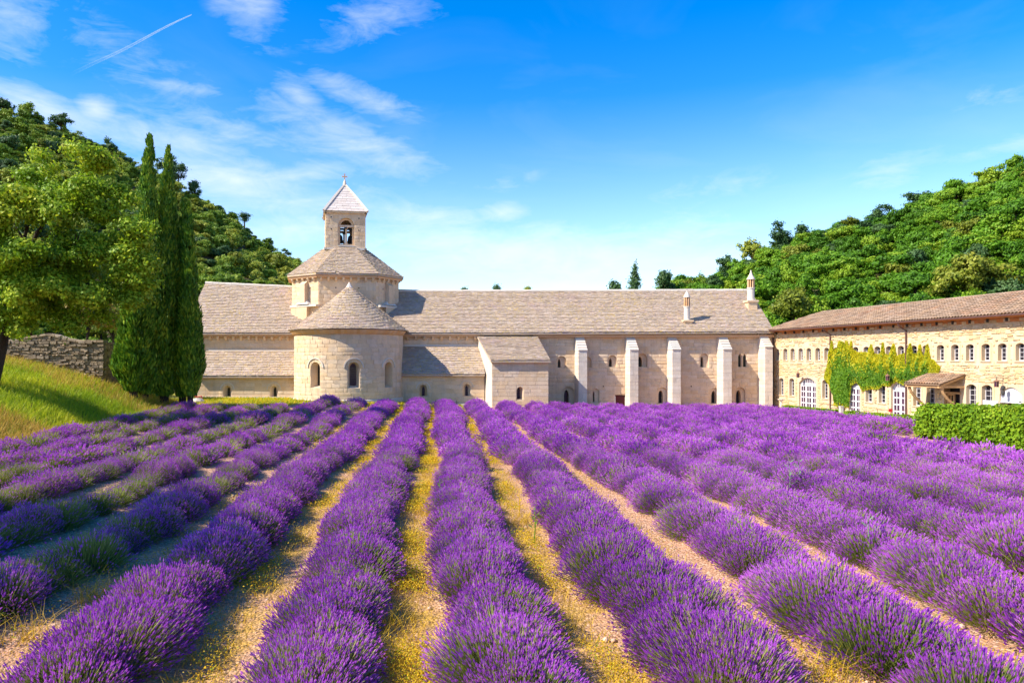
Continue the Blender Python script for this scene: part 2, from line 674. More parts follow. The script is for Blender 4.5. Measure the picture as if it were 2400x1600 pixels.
def tiles(surf, ulen, nrow, tw, thick=.06, lift=.02, seed=1):
    """overlapping roof slabs on surf(s, t); ulen(t) = row length in metres"""
    r = random.Random(seed)
    V, F = [], []
    def nrm(s, t):
        e = 1e-3
        p = surf(s, t)
        du = surf(min(1, s + e), t) - surf(max(0, s - e), t)
        dv = surf(s, min(1, t + e)) - surf(s, max(0, t - e))
        n = du.cross(dv)
        if n.length < 1e-9:
            return Vector((0, 0, 1))
        n.normalize()
        return n if n.z > 0 else -n
    for i in range(nrow):
        t0 = i / nrow
        t1 = min(1.0, (i + 1.45) / nrow)
        L = max(.2, ulen(t0))
        a = -r.uniform(0, tw)
        row_j = r.uniform(-.05, .05) / nrow
        while a < L:
            w = tw * r.uniform(.6, 1.45)
            s0, s1 = max(0, a / L), min(1, (a + w - .012) / L)
            a += w
            if s1 - s0 < .02 / L:
                continue
            j = r.uniform(-.08, .08) / nrow + row_j
            ta = min(max(t0 + j, 0 if i else -.01), 1)
            n = nrm((s0 + s1) / 2, min(.97, ta))
            th = thick * r.uniform(.8, 1.3)
            up = lift + th + r.uniform(-.006, .008)
            tl = r.uniform(-.006, .006)
            p0, p1 = surf(s0, max(ta, 0)), surf(s1, max(ta, 0))
            q0, q1 = surf(s0, t1), surf(s1, t1)
            k = len(V)
            V += [p0 + n * (up - th), p1 + n * (up - th), p1 + n * (up + tl), p0 + n * (up - tl), q1 + n * .012, q0 + n * .012]
            F += [(k, k + 1, k + 2, k + 3), (k + 3, k + 2, k + 4, k + 5), (k + 1, k + 1, k + 4, k + 2), (k, k + 3, k + 5, k + 5)]
    F2 = [f for f in F if len(set(f)) == 4]
    F3 = []
    for f in F:
        u = []
        for x in f:
            if x not in u:
                u.append(x)
        F3.append(tuple(u))
    return [tuple(v) for v in V], F3


def tile_part(parent, surf, ulen, nrow, tw, mat, seed=1, thick=.06, name='roof_tiles'):
    V, F = tiles(surf, ulen, nrow, tw, thick, seed=seed)
    me = bpy.data.meshes.new(name)
    me.from_pydata(V, [], F)
    me.materials.append(mat)
    return link(name, me, parent, 'stuff')


def quad_surf(EL, ER, RR, RL):
    EL, ER, RR, RL = map(Vector, (EL, ER, RR, RL))
    return lambda s, t: (EL.lerp(ER, s)).lerp(RL.lerp(RR, s), t)


def roof_plane(parent, EL, ER, RR, RL, mat, tw=.24, ch=.235, th=.14, seed=1, name='roof', thick=.06):
    """a thick sloping slab carrying rows of stone tiles"""
    EL, ER, RR, RL = map(Vector, (EL, ER, RR, RL))
    mb = MB()
    d = Vector((0, 0, th))
    mb.poly([EL, ER, RR, RL])
    mb.poly([RL - d, RR - d, ER - d, EL - d])
    for p, q in ((EL, ER), (ER, RR), (RR, RL), (RL, EL)):
        mb.poly([p - d, q - d, q, p])
    o = mb.build(name, mat, parent)
    n = max(3, int(round(((RL + RR) / 2 - (EL + ER) / 2).length / ch)))
    tile_part(o, quad_surf(EL, ER, RR, RL), lambda t: (EL - ER).length * (1 - t) + (RL - RR).length * t, n, tw, mat, seed, thick)
    return o


SK = .1317                     # the abbey's side walls lean this much off the camera axis


# ------------------------------------------------------------------ ground shape
def gz(X, Y):
    X, Y = np.asarray(X, float), np.asarray(Y, float)
    z = -.0107 * np.clip(Y, -20, 75)
    lat = np.interp(X, [-40, -18, -7, -2, 3, 10, 20, 27, 60], [.8, .72, .62, .34, .1, -.22, -.28, -.25, -.25])
    z = z + lat * sm(24, 56, Y)
    bank = .52 * np.maximum(0, -17.0 - X)
    bank = 4.6 * (1 - np.exp(-bank / 4.6))
    z = z + bank * (1 - sm(44, 53, Y)) * sm(-30, 5, Y)
    return z


# ------------------------------------------------------------------ the church
church = thing('abbey_church', (-8, 60, 0), 'pale limestone church with round apse, eight-sided drum and bell tower', 'church')
EAVE, RIDGE_Y = 5.27, 65.6
XL, XM = -20.65, 3.6

# transept wall behind the apse and the lean-to chapels
mb = MB()
wall_cols(mb, facing(60), XL, XM, 0, EAVE + .25, [], 3)
mb.poly([(XL, 60, 0), (XL, 60, EAVE), (XL, RIDGE_Y, 9.9), (XL, 71.6, EAVE), (XL, 71.6, 0)])
tw_ = mb.build('transept_wall', M['ashlar'], church)
bl = courses(lambda b: (XL, -11.1), 3.5, EAVE - .12, .29, .45, .95, []) + courses(lambda b: (-2.8, XM), 3.9, EAVE - .12, .29, .45, .95, [])
lay_blocks(tw_, facing(60), bl, M['ashlar'], .014, singles=40)

# stone cornice and corbels under the eaves
def corbel_run(parent, Mp, a0, a1, z, step, d=.34, off=0.0):
    c = MB()
    c.box(Mp, a0, a1, z - .30, z - .16, 0, d)
    o = c.build('cornice', M['cornice'], parent)
    a = a0 + step * .5 + off
    while a < a1 - .1:
        k = MB()
        pts = [(0, z - .30), (d * .85, z - .30), (d * .85, z - .40), (d * .35, z - .60), (0, z - .62)]
        for sgn in (0, 1):
            pass
        r0 = [Mp(a - .09, b, cc) for cc, b in pts]
        r1 = [Mp(a + .09, b, cc) for cc, b in pts]
        k.loft(r0, r1)
        k.poly(r0)
        k.poly(r1[::-1])
        k.build('corbel', M['ashlar'], o)
        a += step
    return o

corbel_run(church, facing(60), XL + .3, -11.5, EAVE + .02, .64)
corbel_run(church, facing(60), -2.8, XM - .1, EAVE + .02, .70)

# roofs of the transept
YE = 59.5
zL, zR = 9.97, 9.60
roof_plane(church, (XL - .3, YE, EAVE), (-10.9, YE, EAVE), (-10.9, RIDGE_Y, zR - .1), (XL - .3, RIDGE_Y, zL), M['lauze'], seed=3)
mb = MB()
mb.poly([(XL - .3, RIDGE_Y, zL), (XM, RIDGE_Y, 9.23), (XM, 71.9, EAVE), (XL - .3, 71.9, EAVE)])
mb.build('roof', M['lauze'], church)
roof_plane(church, (-6.0, YE, EAVE), (XM, YE, EAVE), (XM, RIDGE_Y, 9.235), (-6.0, RIDGE_Y, 9.235), M['lauze'], seed=4)


def ridge_caps(parent, x0, z0, x1, z1, y, w=.17):
    x = x0
    while x < x1 - .05:
        L = min(U(.55, .75), x1 - x)
        f0, f1 = (x - x0) / (x1 - x0), (x + L - .015 - x0) / (x1 - x0)
        mb = MB()
        for s in (0,):
            r0 = [Vector((x, y + dy, z0 + (z1 - z0) * f0 + dz)) for dy, dz in ((-w, .0), (-w, .14), (-w * .4, .22), (w * .4, .22), (w, .14), (w, 0))]
            r1 = [Vector((x + L - .015, y + dy, z0 + (z1 - z0) * f1 + dz)) for dy, dz in ((-w, .0), (-w, .14), (-w * .4, .22), (w * .4, .22), (w, .14), (w, 0))]
            j = U(-.012, .012)
            for v in r0 + r1:
                v.z += j
            mb.loft(r0, r1)
            mb.poly(r0)
            mb.poly(r1[::-1])
        mb.build('ridge_stone', M['trim'], parent)
        x += L


ridge_caps(church, XL - .3, zL - .06, -12.6, zR - .08, RIDGE_Y)
ridge_caps(church, -4.2, 9.17, XM, 9.17, RIDGE_Y)

# lean-to chapels either side of the apse
def lean_to(x0, x1, yw, ze, zt, wins, seed, base):
    Mp = facing(yw)
    ops = [Op(xof(px, yw), zof(sill, yw), .62, (sill - head) / FPX * yw) for px, head, sill in wins]
    mb = MB()
    wall_cols(mb, Mp, x0, x1, base, ze + .05, ops, 2)
    mb.poly([(x0, yw, base), (x0, yw, ze + .05), (x0, 60, zt), (x0, 60, base)])
    w = mb.build('chapel_wall', M['ashlar'], church)
    bl = courses(lambda b: (x0, x1), base, ze - .12, .30, .5, 1.15, ops)
    lay_blocks(w, Mp, bl, M['ashlar'], .02, singles=40)
    for o in ops:
        window(church, Mp, o, .42, (.0, .34, .02, .16), bars=(1, 6), hood=(.50, .07, .05), mid=None)
    c = MB()
    c.box(Mp, x0 - .05, x1, ze - .16, ze - .02, 0, .2)
    c.build('cornice', M['cornice'], church)
    k = MB()
    k.box(Mp, x0 - .1, x1, base - .3, base + .12, 0, .16)
    k.build('plinth', M['trim'], church)
    f = MB()
    f.box(facing(60), x0, x1, zt - .02, zt + .12, 0, .07)
    f.build('flashing', M['trim'], church)
    return roof_plane(church, (x0 - .2, yw - .38, ze), (x1, yw - .38, ze), (x1, 60, zt), (x0 - .2, 60, zt), M['lauze'], tw=.30, ch=.245, seed=seed, thick=.055)


lean_to(xof(463, 57.2), -11.14, 57.2, zof(881, 56.8), zof(822, 60), [(533, 903, 932), (642, 903, 931)], 5, .05)
lean_to(-2.83, 3.72, 57.2, zof(877, 56.8), zof(811, 60), [(992, 901, 928), (1094, 899, 928)], 6, -.45)

# the apse
AX, AY, AR = -6.99, 57.0, 4.17
APH = R(12.4)
def apse_map(rad):
    def f(a, b, c=0.0):                 # a = arc length from the axis
        ph = APH + a / rad
        return Vector((AX + (rad + c) * math.sin(ph), AY - (rad + c) * math.cos(ph), b))
    return f
Am = apse_map(AR)
zw = lambda py: zof(py, 53.2)
aops = [Op(AR * R(-41), zw(909), .86, zw(848) - zw(909)), Op(0, zw(909), .86, zw(848) - zw(909)), Op(AR * R(41), zw(909), .86, zw(848) - zw(909))]
A0, A1 = AR * (R(-90) - APH), AR * (R(90) - APH)
mb = MB()
wall_cols(mb, Am, A0, A1, -.4, EAVE + .1, aops, .3)
for sx_ in (-1, 1):
    mb.poly([(AX + sx_ * AR, AY, -.4), (AX + sx_ * AR, 60, -.4), (AX + sx_ * AR, 60, EAVE + .1), (AX + sx_ * AR, AY, EAVE + .1)])
ap = mb.build('apse_wall', M['ashlar'], church)
bl = courses(lambda b: (A0, A1), -.1, EAVE - .1, .29, .5, 1.0, aops)
lay_blocks(ap, Am, bl, M['ashlar'], .012, singles=100)
for o in aops:
    window(church, Am, o, .62, (0, .66, .17, .1), bars=(4, 8), hood=(.66, .085, .07))
c = MB()
n = 60
prof = [(AR - .02, EAVE - .32), (AR + .16, EAVE - .26), (AR + .34, EAVE - .05), (AR + .34, EAVE + .02), (AR - .02, EAVE + .02)]
rings = []
for q in range(n + 1):
    ph = R(-90) + R(180) * q / n
    rings.append([Vector((AX + r * math.sin(ph), AY - r * math.cos(ph), z)) for r, z in prof])
for q in range(n):
    c.loft(rings[q], rings[q + 1])
c.build('cornice', M['cornice'], church)
c = MB()
for q in range(n + 1):
    ph = R(-90) + R(180) * q / n
    rings[q] = [Vector((AX + r * math.sin(ph), AY - r * math.cos(ph), z)) for r, z in ((AR, -.5), (AR + .14, -.5), (AR + .14, .10), (AR, .16))]
for q in range(n):
    c.loft(rings[q], rings[q + 1], False)
c.build('plinth', M['trim'], church)
APEX = Vector((AX + .02, 57.4, zof(669, 57.4)))
ER_ = AR + .45
def cone(s, t):
    ph = R(-90) + R(180) * s
    e = Vector((AX + ER_ * math.sin(ph), AY - ER_ * math.cos(ph), EAVE + .03))
    p = e.lerp(APEX, t)
    p.z -= .14 * math.sin(math.pi * min(t, 1)) * (1 - .3 * t)
    return p
mb = MB()
for q in range(40):
    for k in range(6):
        mb.poly([cone(q / 40, k / 6), cone((q + 1) / 40, k / 6), cone((q + 1) / 40, min(.999, (k + 1) / 6)), cone(q / 40, min(.999, (k + 1) / 6))])
cr = mb.build('apse_roof', M['lauze'], church)
tile_part(cr, cone, lambda t: math.radians(180) * ER_ * (1 - t), 27, .26, M['lauze'], 8)
for sx_ in (-1, 1):
    e0, e1 = Vector((AX + sx_ * ER_, AY, EAVE + .03)), Vector((AX + sx_ * ER_, 60.6, EAVE + .03))
    t0_, t1_ = APEX.copy(), Vector((APEX.x, 61.5, APEX.z))
    if sx_ < 0:
        roof_plane(church, e1, e0, t0_, t1_, M['lauze'], seed=70, name='apse_roof', th=.05)
    else:
        roof_plane(church, e0, e1, t1_, t0_, M['lauze'], seed=71, name='apse_roof', th=.05)
mb = MB()
mb.lathe(APEX - Vector((0, 0, .28)), [(.34, APEX.z - .34), (.24, APEX.z - .1), (.10, APEX.z + .12), (.03, APEX.z + .26)], 8)
mb.build('apse_finial', M['trim'], church)

# the eight-sided drum, turned ten degrees
DC, DROT = Vector((-8.35, 65.4, 0)), R(10)
def dl(x, y, z):
    return Vector((DC.x + x * math.cos(DROT) - y * math.sin(DROT), DC.y + x * math.sin(DROT) + y * math.cos(DROT), z))
OCT = [(-4.6, 2.4), (-4.6, -2.4), (-2.4, -4.6), (2.4, -4.6), (4.6, -2.4), (4.6, 2.4), (2.4, 4.6), (-2.4, 4.6)]
ZD0, ZD1 = 5.6, 10.12
faces = []
mb = MB()
for k in range(8):
    p, q = OCT[k], OCT[(k + 1) % 8]
    mb.poly([dl(*p, ZD0), dl(*q, ZD0), dl(*q, ZD1), dl(*p, ZD1)])
dw = mb.build('drum_wall', M['ashlar'], church)
for k in (1, 2, 3):
    p, q = OCT[k], OCT[k + 1]
    O = dl(*p, 0)
    uv = dl(*q, 0) - O
    L = uv.length
    Nn = Vector((uv.y, -uv.x, 0))
    Mp = flat(O, uv, Nn)
    faces.append((Mp, L))
    bl = courses(lambda b: (0, L), 7.0, ZD1 - .3, .3, .5, 1.0, [])
    lay_blocks(dw, Mp, bl, M['ashlar'], .012, singles=20)
    c = corbel_run(church, Mp, -.1, L + .1, ZD1 + .13, .62, .3)
    hb = MB()                               # small putlog holes
    for (ha, hb_) in ((L * .3, 9.1), (L * .7, 9.1)):
        hb.box(Mp, ha - .05, ha + .05, hb_ - .05, hb_ + .05, -.02, .018)
    hb.build('putlog_holes', M['iron'], dw, 'stuff')
# corner pillars on white ledges over the squinches
for k, (Mp, L) in ((0, faces[0]), (1, faces[2])):
    ac = L * (.52 if k == 0 else .5)
    mb = MB()
    pts = [(0, 9.75), (.42, 9.42), (.42, 7.85), (0, 7.85)]
    r0 = [Mp(ac - .30, b, c) for c, b in pts]
    r1 = [Mp(ac + .30, b, c) for c, b in pts]
    mb.loft(r0, r1)
    mb.poly(r0)
    mb.poly(r1[::-1])
    mb.build('pillar', M['ashlar'], church)
    mb = MB()
    mb.box(Mp, .12, L + .1, 7.52, 7.68, -.05, .40)
    base = [Mp(ac - .75, 7.72, 0), Mp(ac - .75, 7.72, .5), Mp(ac + .75, 7.72, .5), Mp(ac + .75, 7.72, 0)]
    topp = [Mp(ac - .12, 8.2, 0), Mp(ac - .12, 8.2, .08), Mp(ac + .12, 8.2, .08), Mp(ac + .12, 8.2, 0)]
    mb.loft(base, topp)
    mb.poly(topp)
    mb.build('ledge', M['trim'], church)
    mb = MB()
    s0, s1 = (.2, L * .68) if k == 0 else (L * .3, L + .05)
    base = [Mp(s0, 7.52, 0), Mp(s0, 7.52, .36), Mp(s1, 7.52, .36), Mp(s1, 7.52, 0)]
    low = [Mp(s0 + .05, 6.3, -.3), Mp(s0 + .05, 6.3, .34), Mp(s1 - .05, 6.3, .34), Mp(s1 - .05, 6.3, -.3)]
    mb.loft(base, low)
    mb.build('squinch_block', M['ashlar'], church)
# drum roof
OV = 1.085
ZT = 12.86
TOPO = [(-1.72, .72), (-1.72, -.72), (-.72, -1.72), (.72, -1.72), (1.72, -.72), (1.72, .72), (.72, 1.72), (-.72, 1.72)]
TOPO = [(x * 1.12, y * 1.12) for x, y in TOPO]
droof = None
for k in range(8):
    p, q = OCT[k], OCT[(k + 1) % 8]
    a, b = TOPO[k], TOPO[(k + 1) % 8]
    ELd, ERd = dl(p[0] * OV, p[1] * OV, ZD1 + .14), dl(q[0] * OV, q[1] * OV, ZD1 + .14)
    RLd, RRd = dl(*a, ZT), dl(*b, ZT)
    if k in (0, 1, 2, 3, 4):
        roof_plane(church, ELd, ERd, RRd, RLd, M['lauze'], tw=.25, ch=.225, seed=20 + k, name='drum_roof')
    else:
        mb = MB()
        mb.poly([ELd, ERd, RRd, RLd])
        mb.build('drum_roof', M['lauze'], church)
# eave soffit
mb = MB()
for k in range(8):
    p, q = OCT[k], OCT[(k + 1) % 8]
    mb.poly([dl(*p, ZD1 - .05), dl(*q, ZD1 - .05), dl(q[0] * OV, q[1] * OV, ZD1 + .01), dl(p[0] * OV, p[1] * OV, ZD1 + .01)])
mb.build('eave_soffit', M['cornice'], church)

# the bell tower
TH = 1.74
ZT0, ZT1 = 12.80, 16.0
tops = []
for k, (sx, sy) in enumerate(((0, -1), (1, 0), (0, 1), (-1, 0))):
    O = dl(*[(-TH, -TH), (TH, -TH), (TH, TH), (-TH, TH)][k], 0)
    E_ = dl(*[(TH, -TH), (TH, TH), (-TH, TH), (-TH, -TH)][k], 0)
    uv = E_ - O
    Nn = Vector((uv.y, -uv.x, 0))
    tops.append(flat(O, uv, Nn))
for k, Mp in enumerate(tops):
    op = Op(TH + (.05 if k == 0 else 0), 13.02, 1.40, 2.5)
    mb = MB()
    wall_cols(mb, Mp, 0, 2 * TH, ZT0 - .4, ZT1, [op], 4)
    # inner skin so the wall has thickness
    wall_cols(mb, lambda a, b, c=0: Mp(a, b, c - .5), .5, 2 * TH - .5, ZT0 - .4, ZT1, [op], 4)
    w = mb.build('bell_tower_wall', M['ashlar'], church)
    if k in (0, 3):
        bl = courses(lambda b: (0, 2 * TH), ZT0, ZT1 - .15, .28, .45, .85, [op])
        lay_blocks(w, Mp, bl, M['ashlar'], .012, singles=20 if k == 0 else 0)
    rv = MB()
    r0 = [Mp(a, b, 0) for a, b in op.outline()]
    r1 = [Mp(a, b, -.5) for a, b in op.outline()]
    rv.loft(r0, r1)
    wn = rv.build('belfry_window', M['ashlar'], church)
    # tracery: ring, lintel, mullion
    tr = MB()
    ri = [Mp(a, b, -.22) for a, b in op.outline()]
    r2 = [Mp(a, b, -.22) for a, b in op.outline(0, .76, .22, .16)]
    r3 = [Mp(a, b, -.42) for a, b in op.outline(0, .76, .22, .16)]
    tr.loft(ri, r2)
    tr.loft(r2, r3)
    zs = op.b0 + op.h - op.rise
    tr.box(Mp, op.ac - .68, op.ac + .68, zs - .10, zs + .08, -.42, -.12)
    tr.box(Mp, op.ac - .075, op.ac + .075, op.b0 + .2, zs - .1, -.38, -.24)
    tr.box(Mp, op.ac - .14, op.ac + .14, zs - .22, zs - .1, -.39, -.23)
    tr.box(Mp, op.ac - .14, op.ac + .14, op.b0 + .2, op.b0 + .34, -.39, -.23)
    tr.build('mullion', M['ashlar'], wn)
    sl = MB()
    sl.box(Mp, op.ac - .72, op.ac + .72, op.b0 - .06, op.b0 + .06, -.45, .12)
    sl.build('sill', M['trim'], wn)
    h = MB()
    for (ha, hz) in ((.48, 15.55), (2.9, 15.5), (.48, 14.5), (2.88, 14.45)):
        h.box(Mp, ha - .05, ha + .05, hz - .05, hz + .05, -.02, .02)
    h.build('putlog_holes', M['iron'], w, 'stuff')
mb = MB()
for Mp in tops:
    mb.box(Mp, -.12, 2 * TH + .12, ZT0 - .1, ZT0 + .07, -.1, .12)
mb.build('tower_base_ledge', M['trim'], church)
mb = MB()
for Mp in tops:
    mb.box(Mp, -.14, 2 * TH + .14, ZT1 - .10, ZT1 + .06, -.1, .14)
mb.build('cornice', M['ashlar'], church)
for bx, by in ((-.42, -.1), (.5, .15)):
    mb = MB()
    c = dl(bx, by, 0)
    mb.lathe(c, [(.36, 13.55), (.33, 13.62), (.24, 13.85), (.20, 14.15), (.12, 14.25), (.03, 14.3)], 12)
    mb.tube([c + Vector((0, 0, 14.3)), c + Vector((0, 0, 14.9))], .03)
    mb.build('bell', M['bell'], church, smooth=True)
mb = MB()
mb.box(lambda a, b, c=0: dl(a, c, b), -TH + .1, TH - .1, 14.75, 14.9, -.1, .1)
mb.box(lambda a, b, c=0: dl(c, a, b), -TH + .1, TH - .1, 14.6, 14.74, -.1, .1)
mb.build('bell_beam', M['iron'], church)
# slab pyramid, raised hips, cross
ZP0, ZP1 = 16.06, 18.85
PB = TH + .17
ap_ = dl(0, 0, ZP1)
cor = [dl(-PB, -PB, ZP0), dl(PB, -PB, ZP0), dl(PB, PB, ZP0), dl(-PB, PB, ZP0)]
mb = MB()
for k in range(4):
    mb.poly([cor[k], cor[(k + 1) % 4], ap_])
pr = mb.build('tower_roof', M['pyramid'], church)
for k in range(4):
    a, b = cor[k], cor[(k + 1) % 4]
    tile_part(pr, (lambda a, b: lambda s, t: a.lerp(b, s).lerp(ap_, min(t, .999)))(a, b), lambda t: (a - b).length * (1 - t), 11, .6, M['pyramid'], 30 + k, .02, 'roof_slabs')
for k in range(4):
    mb = MB()
    mb.tube([cor[k] + Vector((0, 0, .02)), cor[k].lerp(ap_, .5) + Vector((0, 0, .05)), ap_ + Vector((0, 0, .05))], [.15, .14, .09], 4)
    mb.build('hip_rib', M['trim'], pr)
mb = MB()
mb.lathe(ap_, [(.22, ZP1 - .2), (.15, ZP1 + .1), (.07, ZP1 + .38), (.05, ZP1 + .45)], 8)
mb.build('finial', M['trim'], church)
mb = MB()
Mc = flat(ap_ - Vector((0, 0, ap_.z)), (math.cos(DROT), math.sin(DROT), 0), (math.sin(DROT), -math.cos(DROT), 0))
zc = ZP1 + .42
for (a0, a1, b0, b1) in ((-.045, .045, zc, zc + .50), (-.2, -.045, zc + .24, zc + .33), (.045, .2, zc + .24, zc + .33), (-.24, -.2, zc + .20, zc + .37), (.2, .24, zc + .20, zc + .37), (-.085, .085, zc + .5, zc + .54)):
    mb.box(Mc, a0, a1, b0, b1, -.05, .05)
mb.build('cross', M['cornice'], church)

# ------------------------------------------------------------------ the dormitory wing with its buttresses
dorm = thing('dormitory', (18, 60, -.7), 'long pale stone building with five white buttresses and two round chimneys', 'building')
DX0, DX1 = XM, 27.75
D = facing(60)
def dop(l, r, head, sill, kind='round'):
    a0, a1 = xof(l, 60), xof(r, 60)
    return Op((a0 + a1) / 2, zof(sill, 60), a1 - a0, (sill - head) / FPX * 60, kind)
ups = [(dop(1305, 1327, 834, 862), -.16, .30), (dop(1366, 1386, 836, 861), -.16, .30), (dop(1425, 1446, 832, 860), -.12, .32), (dop(1493, 1517, 828, 860), -.14, .42), (dop(1640, 1661, 828, 861), -.11, .3)]
lows = [(dop(1316.5, 1346, 906, 946), -.1, .38), (dop(1386.6, 1404.5, 910, 943), -.1, .2), (dop(1539, 1565, 907, 946), -.06, .42), (dop(1663, 1691, 908, 946), -.08, .40), (dop(1722, 1747, 907, 946), -.06, .44)]
lanc = [dop(1730, 1738, 829, 860, 'pointed'), dop(1741.5, 1750, 829, 860, 'pointed')]
door = Op(xof(1454, 60), -.95, .86, zof(925, 60) + .95, 'flat')
allops = [o for o, _, _ in ups + lows] + lanc + [door]
mb = MB()
wall_cols(mb, D, DX0, DX1, -1.3, EAVE + .2, allops, 3)
mb.poly([(DX1, 60, -1.3), (DX1, 60, EAVE), (DX1 + .3, RIDGE_Y, 9.2), (DX1, 71.6, EAVE), (DX1, 71.6, -1.3)])
dwall = mb.build('wall', M['ashlar'], dorm)
bl = courses(lambda b: (8.0, DX1), -.9, EAVE - .1, .29, .45, 1.0, allops)
lay_blocks(dwall, D, bl, M['ashlar'], .022, singles=150)
for o, dx, dwf in ups + lows:
    window(dorm, D, o, .62, (dx, dwf, .03, .27), bars=(2, 6), mid=.20)
for o in lanc:
    window(dorm, D, o, .16, (0, .8, .02, .04), bars=None)
mb = MB()
mb.box(D, door.ac - .43, door.ac + .43, -.95, door.b0 + door.h, -.2, -.12)
dd = mb.build('door', M['reddoor'], dorm, label='dark red wooden door')
mb = MB()
mb.box(D, door.ac + .05, door.ac + .25, door.b0 + 1.0, door.b0 + 1.03, -.12, -.08)
mb.build('handle', M['iron'], dd)
for s in (-1, 1):
    mb = MB()
    mb.box(D, door.ac + s * .45 - .05, door.ac + s * .45 + .05, -.95, door.b0 + door.h - .12, -.15, .025)
    mb.build('jamb', M['trim'], dd)
# iron lamp bracket and small dark holes
h = MB()
for px, py in ((1414, 905), (1448, 848), (1485, 930), (1700, 790), (1560, 778), (1620, 905)):
    a, b = xof(px, 60), zof(py, 60)
    h.box(D, a - .05, a + .05, b - .05, b + .05, -.02, .02)
h.build('putlog_holes', M['iron'], dwall, 'stuff')
# cornice and roof
mb = MB()
mb.box(D, 7.9, DX1 - .03, EAVE - .34, EAVE - .15, 0, .34)
mb.build('cornice', M['cornice'], dorm)
YE2 = 59.42
roof_plane(dorm, (XM + .01, YE2, EAVE - .02), (DX1 - .15, YE2, EAVE + .10), (DX1 + .55, RIDGE_Y, 9.30), (XM + .01, RIDGE_Y, 9.235), M['lauze'], seed=40)
mb = MB()
mb.poly([(XM, RIDGE_Y, 9.23), (DX1 + .55, RIDGE_Y, 9.29), (DX1 + .2, 71.9, EAVE), (XM, 71.9, EAVE)])
mb.build('roof', M['lauze'], dorm)
ridge_caps(dorm, XM, 9.17, 28.2, 9.24, RIDGE_Y)
# buttresses
for (l, f0, f1, ytop, yslope) in ((1347, 1356, 1376, 785, 821), (1467.5, 1476.5, 1496, 785, 820), (1564.5, 1576, 1595.5, 789, 819), (1685, 1695, 1715, 783, 819), (1779, 1793, 1811, 781, 813)):
    pr_ = 1.0
    yf = 60 - pr_
    x0, x1 = xof(f0, yf), xof(f1, yf)
    w = x1 - x0
    u = Vector((SK, -1, 0))                 # side walls run this way from the wall
    def Bm(a, b, c=0.0):
        return Vector((x0 - SK * pr_ + a + SK * c, 60 - c, b))
    zt, zs = zof(ytop, 60), zof(yslope, yf)
    mb = MB()
    pts = [(0, zt - .05), (pr_ - .02, zs - .08), (pr_ - .02, -1.3), (0, -1.3)]
    r0 = [Bm(.02, b, c) for c, b in pts]
    r1 = [Bm(w - .02, b, c) for c, b in pts]
    mb.loft(r0, r1)
    mb.poly(r0)
    mb.poly(r1[::-1])
    bt = mb.build('buttress', M['buttress'], dorm)
    # coursed blocks wrap front and left side
    b = -.9
    while b < zs - .12:
        hh = min(U(.27, .36), zs - b)
        k = U(.35, .65) * w
        for a0, a1 in (((0, k - .008), (k + .008, w)) if U(0, 1) < .45 else ((0, w),)):
            q = MB()
            j = U(-.006, .010)
            q.box(Bm, a0, a1, b + .006, b + hh - .006, -.01, pr_ + j)
            q.build('stone_block', M['buttress'], bt)
        b += hh
    ns = 6
    for k in range(ns):                     # stepped weathering stones on the slope
        c0, c1 = pr_ * (1 - k / ns), pr_ * (1 - (k + 1) / ns)
        z0 = zs + (zt - zs) * k / ns
        z1 = zs + (zt - zs) * (k + 1) / ns
        q = MB()
        pts = [(-.02, z0 - .02), (c0 + .06, z0 - .02), (c0 + .06, z0 + .08), (c1 + .03, z1 - .01), (-.02, z1 - .01)]
        r0 = [Bm(-.02, b_, c_) for c_, b_ in pts]
        r1 = [Bm(w + .02, b_, c_) for c_, b_ in pts]
        q.loft(r0, r1)
        q.poly(r0)
        q.poly(r1[::-1])
        q.build('weathering_stone', M['trim'], bt)

# round lantern chimneys
def chimney(px, Y, ys, half_base, r, crossed):
    c = Vector((xof(px, Y), Y, 0))
    z = [zof(v, Y) for v in ys]             # bottom, base top, shaft top, columns top, cap top
    mb = MB()
    sq = flat(c, (1, 0, 0), (0, -1, 0))
    mb.box(sq, -half_base * .8, half_base * .8, z[0] - .9, z[1] - .16, -half_base * .8, half_base * .8)
    mb.box(sq, -half_base, half_base, z[1] - .16, z[1], -half_base, half_base)
    ch = mb.build('chimney', M['ashlar'], dorm)
    mb = MB()
    mb.lathe(c, [(r * 1.12, z[1]), (r, z[1] + .08), (r * .97, z[2] - .1), (r * 1.15, z[2] - .08), (r * 1.15, z[2])], 16)
    mb.build('chimney_shaft', M['trim'], ch, smooth=False)
    for k in range(8):
        an = 2 * math.pi * (k + .3) / 8
        p = c + Vector((math.cos(an) * r * .85, math.sin(an) * r * .85, 0))
        mb = MB()
        mb.tube([p + Vector((0, 0, z[2])), p + Vector((0, 0, z[3]))], r * .2, 6)
        mb.build('colonnette', M['cornice'], ch)
    mb = MB()
    mb.lathe(c, [(r * .45, z[2]), (r * .45, z[3])], 8)
    mb.build('flue', M['iron'], ch)
    mb = MB()
    if crossed:
        prof = [(r * 1.18, z[3]), (r * 1.12, z[3] + .06), (r * .75, z[3] + (z[4] - z[3]) * .5), (r * .35, z[3] + (z[4] - z[3]) * .8), (.05, z[4])]
    else:
        prof = [(r * 1.22, z[3]), (r * 1.15, z[3] + .06), (r * .55, z[3] + (z[4] - z[3]) * .45), (r * .2, z[3] + (z[4] - z[3]) * .8), (r * .22, z[3] + (z[4] - z[3]) * .87), (.03, z[4])]
    mb.lathe(c, prof, 16)
    if crossed:
        mb.box(sq, -.03, .03, z[4] - .02, z[4] + .18, -.03, .03)
        mb.box(sq, -.12, .12, z[4] + .06, z[4] + .12, -.028, .028)
    mb.build('chimney_cap', M['trim'], ch)

chimney(1610, 60.8, (765, 750, 718, 697, 682), .43, .24, True)
chimney(1760, 62.9, (723, 704, 674, 655, 633), .48, .29, False)
